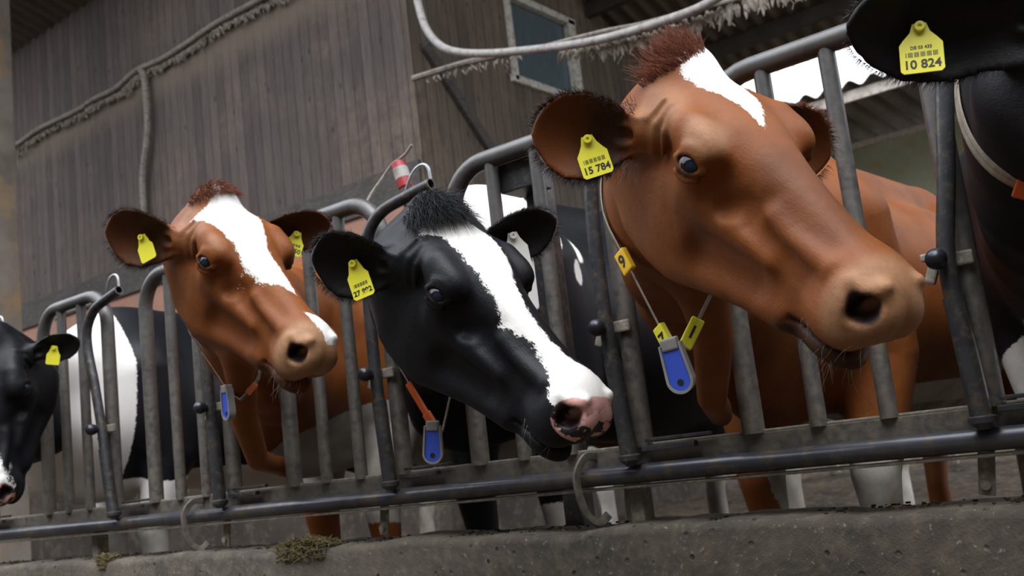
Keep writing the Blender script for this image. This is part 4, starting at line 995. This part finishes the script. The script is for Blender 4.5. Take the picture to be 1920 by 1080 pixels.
def strap_mesh(W_, A, mat, name, parent, half=.010, th=.0022):
    # resample the closed hull, width along the axis
    pts = W_+[W_[0]]; L = [0]
    for a, b in zip(pts, pts[1:]): L.append(L[-1]+(b-a).length)
    n = 110; out = []
    for k in range(n):
        s = L[-1]*k/n; i = max(j for j in range(len(L)) if L[j] <= s); i = min(i, len(pts)-2)
        t = (s-L[i])/max(L[i+1]-L[i], 1e-9); out.append(pts[i].lerp(pts[i+1], t))
    cen = sum(out, Vector())/n; vs = []; fs = []
    for k, p in enumerate(out):
        T = (out[(k+1) % n]-out[k-1]).normalized(); N = T.cross(A).normalized()
        if N.dot(p-cen) < 0: N = -N
        for (a, b) in ((-half, 0), (half, 0), (half, th), (half*.5, th*1.4), (0, th), (-half*.5, th*1.4), (-half, th)): vs.append(p+A*a+N*b)
    m = 7
    for k in range(n):
        for j in range(m): fs.append((k*m+j, k*m+(j+1) % m, ((k+1) % n)*m+(j+1) % m, ((k+1) % n)*m+j))
    mb = MB(); mb.add(vs, fs, False); return mb.build(name, mat, parent), out, cen
def block_on(out, cen, A, near_p, mat, parent, text=None, size=(.046, .030, .010), name='number_block', lab=None, flip=False):
    n = len(out); k = min(range(n), key=lambda i: (out[i]-Vector(near_p)).length); T = (out[(k+2) % n]-out[k-2]).normalized(); N = T.cross(A).normalized()
    if N.dot(out[k]-cen) < 0: N = -N
    N = N*.55 + Vector((0, -1, 0)); N = (N - T*N.dot(T)).normalized(); y = T if T.z > 0 else -T
    x = y.cross(N); M = Matrix(((x.x, y.x, N.x, 0), (x.y, y.y, N.y, 0), (x.z, y.z, N.z, 0), (0, 0, 0, 1))); M.translation = out[k]+N*.004
    b = MB(); b.box(M.translation, (size[1], size[0], size[2]), M, .003); o = b.build(name, mat, parent)
    if lab: o['label'] = lab
    if text: glyphs('number', text, .034, M @ Matrix.Translation((0, 0, size[2]/2+.0004)) @ Matrix.Rotation(math.pi/2*0, 4, 'Z'), M_INK, o, .0006)
    return M
def transponder(J, nrm, down, parent, L=.088, w=.046, face=None):
    M = frame(J, nrm, down); th = .019
    def drop(s, n=22):      # long loop: straight sides, round foot
        o = []
        r = w/2*s
        for k in range(n+1):
            a = math.pi*k/n; o.append((-r*math.cos(a), -L+w/2 - r*math.sin(a)))
        return o + [(r*.82, -.004), (-r*.82, -.004)]
    outer = drop(1.0); inner = drop(.80); n = len(outer); vs = []; fs = []
    for (ol, zz) in ((outer, th/2), (inner, th/2), (inner, -th/2), (outer, -th/2)):
        vs += [M @ Vector((x, y, zz)) for x, y in ol]
    for r in range(4):
        for i in range(n): fs.append((r*n+i, r*n+(i+1) % n, ((r+1) % 4)*n+(i+1) % n, ((r+1) % 4)*n+i))
    b = MB(); b.add(vs, fs, False); b.build('transponder_case', M_GREYP, parent)
    b = MB(); b.plate(drop(.79), M, th*.72); bo = b.build('transponder_plate', M_BLUE, parent); bo['label'] = 'blue plastic plate'
    hole = MB(); hole.lathe(M @ Vector((0, -L+w*.42, th*.36)), M.to_3x3() @ Vector((0, 0, 1)), [(-.001, .0055), (.0008, .0055)], 14); hole.build('plate_hole', M_INK, bo)
    k = MB(); k.box(M @ Vector((0, -.004, 0)), (w*.62, .020, th*1.05), M, .003); k.build('buckle', M_GREYP, parent)
def collar(c, C, axis, J, name_label, cat='collar', strap=M_TAN, half=.010):
    W_, A = ring_on_neck(c, C, axis, J)
    e = empty('neck_collar', tuple(C), name_label, cat); s, out, cen = strap_mesh(W_, A, strap, 'strap', e, half)
    return e, out, cen, A

# ear tags
ear_tag(cow3, -1, .50, .10, wd(-.10, .15, -1), wd(.32, -1, 0), '15 784', w=.050, h=.062)
ear_tag(cow2, -1, .50, .0, wd(-.25, .15, -1), wd(.42, -1, 0), '27 892', w=.044, h=.070)
ear_tag(cow2, 1, .40, -.25, wd(.2, .1, -1), wd(.15, -1, 0), None, w=.046, h=.056, label='yellow ear tag half hidden behind the white one')
ear_tag(cow2, 1, .50, .15, wd(.1, .1, -1), wd(.22, -1, 0), None, w=.050, h=.070, mat=M_TAGW, label='blank white ear tag')
ear_tag(cow1, -1, .50, .0, wd(-.35, .15, -1), wd(.50, -1, 0), None, w=.044, h=.062)
ear_tag(cow1, 1, .56, -.15, wd(.1, .2, -1), wd(-.30, -1, 0), '27 850', w=.050, h=.056)
ear_tag(cow0, 1, .50, .05, wd(.05, .1, -1), wd(-.08, -1, 0), None, w=.046, h=.058)
ear_tag(cow4, -1, .66, .05, wd(-.35, .25, -1), wd(.10, -1, .1), '10 824', w=.056, h=.066, small='DE 03 435')

# collars
e3, out3, cen3, A3 = collar(cow3, (.42, -.30, 1.02), (.40, -.86, .25), (.426, -.48, .735), 'tan cord collar with yellow number blocks 9, 7 and 1 on the nearest red-brown cow')
block_on(out3, cen3, A3, (.34, -.42, .93), M_TAGO, e3, '9', (.046, .030, .012), lab='amber block with the number 9')
block_on(out3, cen3, A3, (.405, -.465, .775), M_TAG, e3, '7', (.058, .027, .012), lab='yellow block with the number 7')
block_on(out3, cen3, A3, (.455, -.45, .775), M_TAG, e3, '1', (.058, .024, .012), lab='yellow block with the number 1')
transponder(Vector((.428, -.492, .738)), wd(-.45, -.1, -1), wd(.32, -1, 0), e3)
e2, out2, cen2, A2 = collar(cow2, (-.30, -.24, .95), (.60, -.76, .10), (-.195, -.40, .665), 'tan cord collar with an orange-red lower band on the black middle cow')
block_on(out2, cen2, A2, (-.29, -.36, .735), M_ORANGE, e2, None, (.085, .018, .008), 'band', 'orange-red plastic band')
block_on(out2, cen2, A2, (-.225, -.39, .690), M_ORANGE, e2, None, (.055, .026, .010), 'band', 'orange-red plastic band')
transponder(Vector((-.196, -.405, .668)), wd(-.1, .05, -1), wd(.03, -1, 0), e2, L=.082, w=.042)
e1, out1, cen1, A1 = collar(cow1, (-1.03, -.22, 1.11), (.60, -.76, .20), (-.926, -.36, .838), 'tan cord collar with short orange bands on the red and white cow')
block_on(out1, cen1, A1, (-.955, -.35, .865), M_ORANGE, e1, None, (.040, .018, .008), 'band', 'orange-red plastic band')
block_on(out1, cen1, A1, (-.895, -.35, .865), M_ORANGE, e1, None, (.036, .018, .008), 'band', 'orange-red plastic band')
transponder(Vector((-.925, -.366, .840)), wd(-.75, 0, -.7), wd(.28, -1, 0), e1, L=.084, w=.042)
e4, out4, cen4, A4 = collar(cow4, (1.05, -.20, 1.08), (.45, -.80, .35), None, 'broad ribbed tan collar around the black neck at the right edge', half=.013)
M4 = block_on(out4, cen4, A4, (.945, -.27, .86), M_ORANGE, e4, None, (.044, .040, .010), lab='orange number block at the picture edge')

# forelocks, ear fringes, whiskers
locks(cow3, 'forelock', M_HAIRR, 1700, (-.045, .03), (-.065, .025), lambda p: (-.9+3*p[0], p[1]*5-.3, .55), .036, 11, .0007, .5)
locks(cow2, 'forelock', M_HAIRB, 2600, (-.04, .045), (-.065, .055), lambda p: (.8+4*p[0], p[1]*5-.30, .32), .055, 12, .0008, .3)
locks(cow1, 'forelock', M_HAIRR, 1600, (-.05, .025), (-.06, .05), lambda p: (.5+5*p[0], p[1]*6, .4), .026, 13, .0008, .2)
def ear_fringe(c, sd, n, L, mat, seed, inner=0.):
    rng = np.random.default_rng(seed); ed, en, Le, W = c.ears[sd]; R = axes_from(ed, en); b = np.array([.045, sd*.086, -.086]); roots = []; dirs = []
    for k in range(n):
        t = rng.uniform(.18, 1.0); e = rng.choice([-1, 1])
        wid = float(np.interp(t, [0, .12, .3, .5, .7, .85, .95, 1], [.40, .46, .80, 1, .98, .78, .50, .20]))
        if rng.random() < inner: e *= rng.uniform(.2, .95); t = rng.uniform(.08, .62)
        yy = e*wid*.97; curl = .55*yy*yy*W*float(np.interp(t, [0, .3, 1], [1.9, 1.15, .45])); z = curl - .06*Le*math.sin(t*math.pi)
        roots.append(c.h2w(b+R @ np.array([t*Le*.985, yy*W, z])))
        d = R @ np.array([.35+t*.5, yy*.8, .35]); dirs.append(c.R @ (d+rng.normal(size=3)*.25))
    return tuft('ear_hair', roots, dirs, L*rng.uniform(.5, 1.3, n), mat, c.obj, .00045, .3, seed)
ear_fringe(cow3, -1, 2600, .016, M_HAIRD, 21, .45); ear_fringe(cow3, 1, 900, .014, M_HAIRR, 22)
ear_fringe(cow1, -1, 1300, .015, M_HAIRD, 23, .3); ear_fringe(cow1, 1, 700, .013, M_HAIRD, 24)
ear_fringe(cow2, -1, 1300, .014, M_HAIRB, 25); ear_fringe(cow2, 1, 700, .014, M_HAIRB, 26); ear_fringe(cow4, -1, 900, .014, M_HAIRB, 27)
def whiskers(c, n, seed):
    rng = np.random.default_rng(seed); roots = []; dirs = []
    for k in range(n):
        x = rng.uniform(.42, .52); y = -rng.uniform(.0, .055)*rng.choice([1, 1, -1]); w = c.h2w((x, y, -.34)); N = -c.R[:, 2]
        for _ in range(14): w = w - N*float(c.sdf(w[None].astype(f32))[0])*.8
        roots.append(w); dirs.append(c.R @ np.array([.5*rng.normal()+.3, y*8, -1]))
    tuft('whiskers', roots, dirs, .028*rng.uniform(.4, 1.3, n), M_WHISK, c.obj, .0002, .4, seed)
whiskers(cow3, 40, 31); whiskers(cow1, 45, 32); whiskers(cow2, 16, 33)
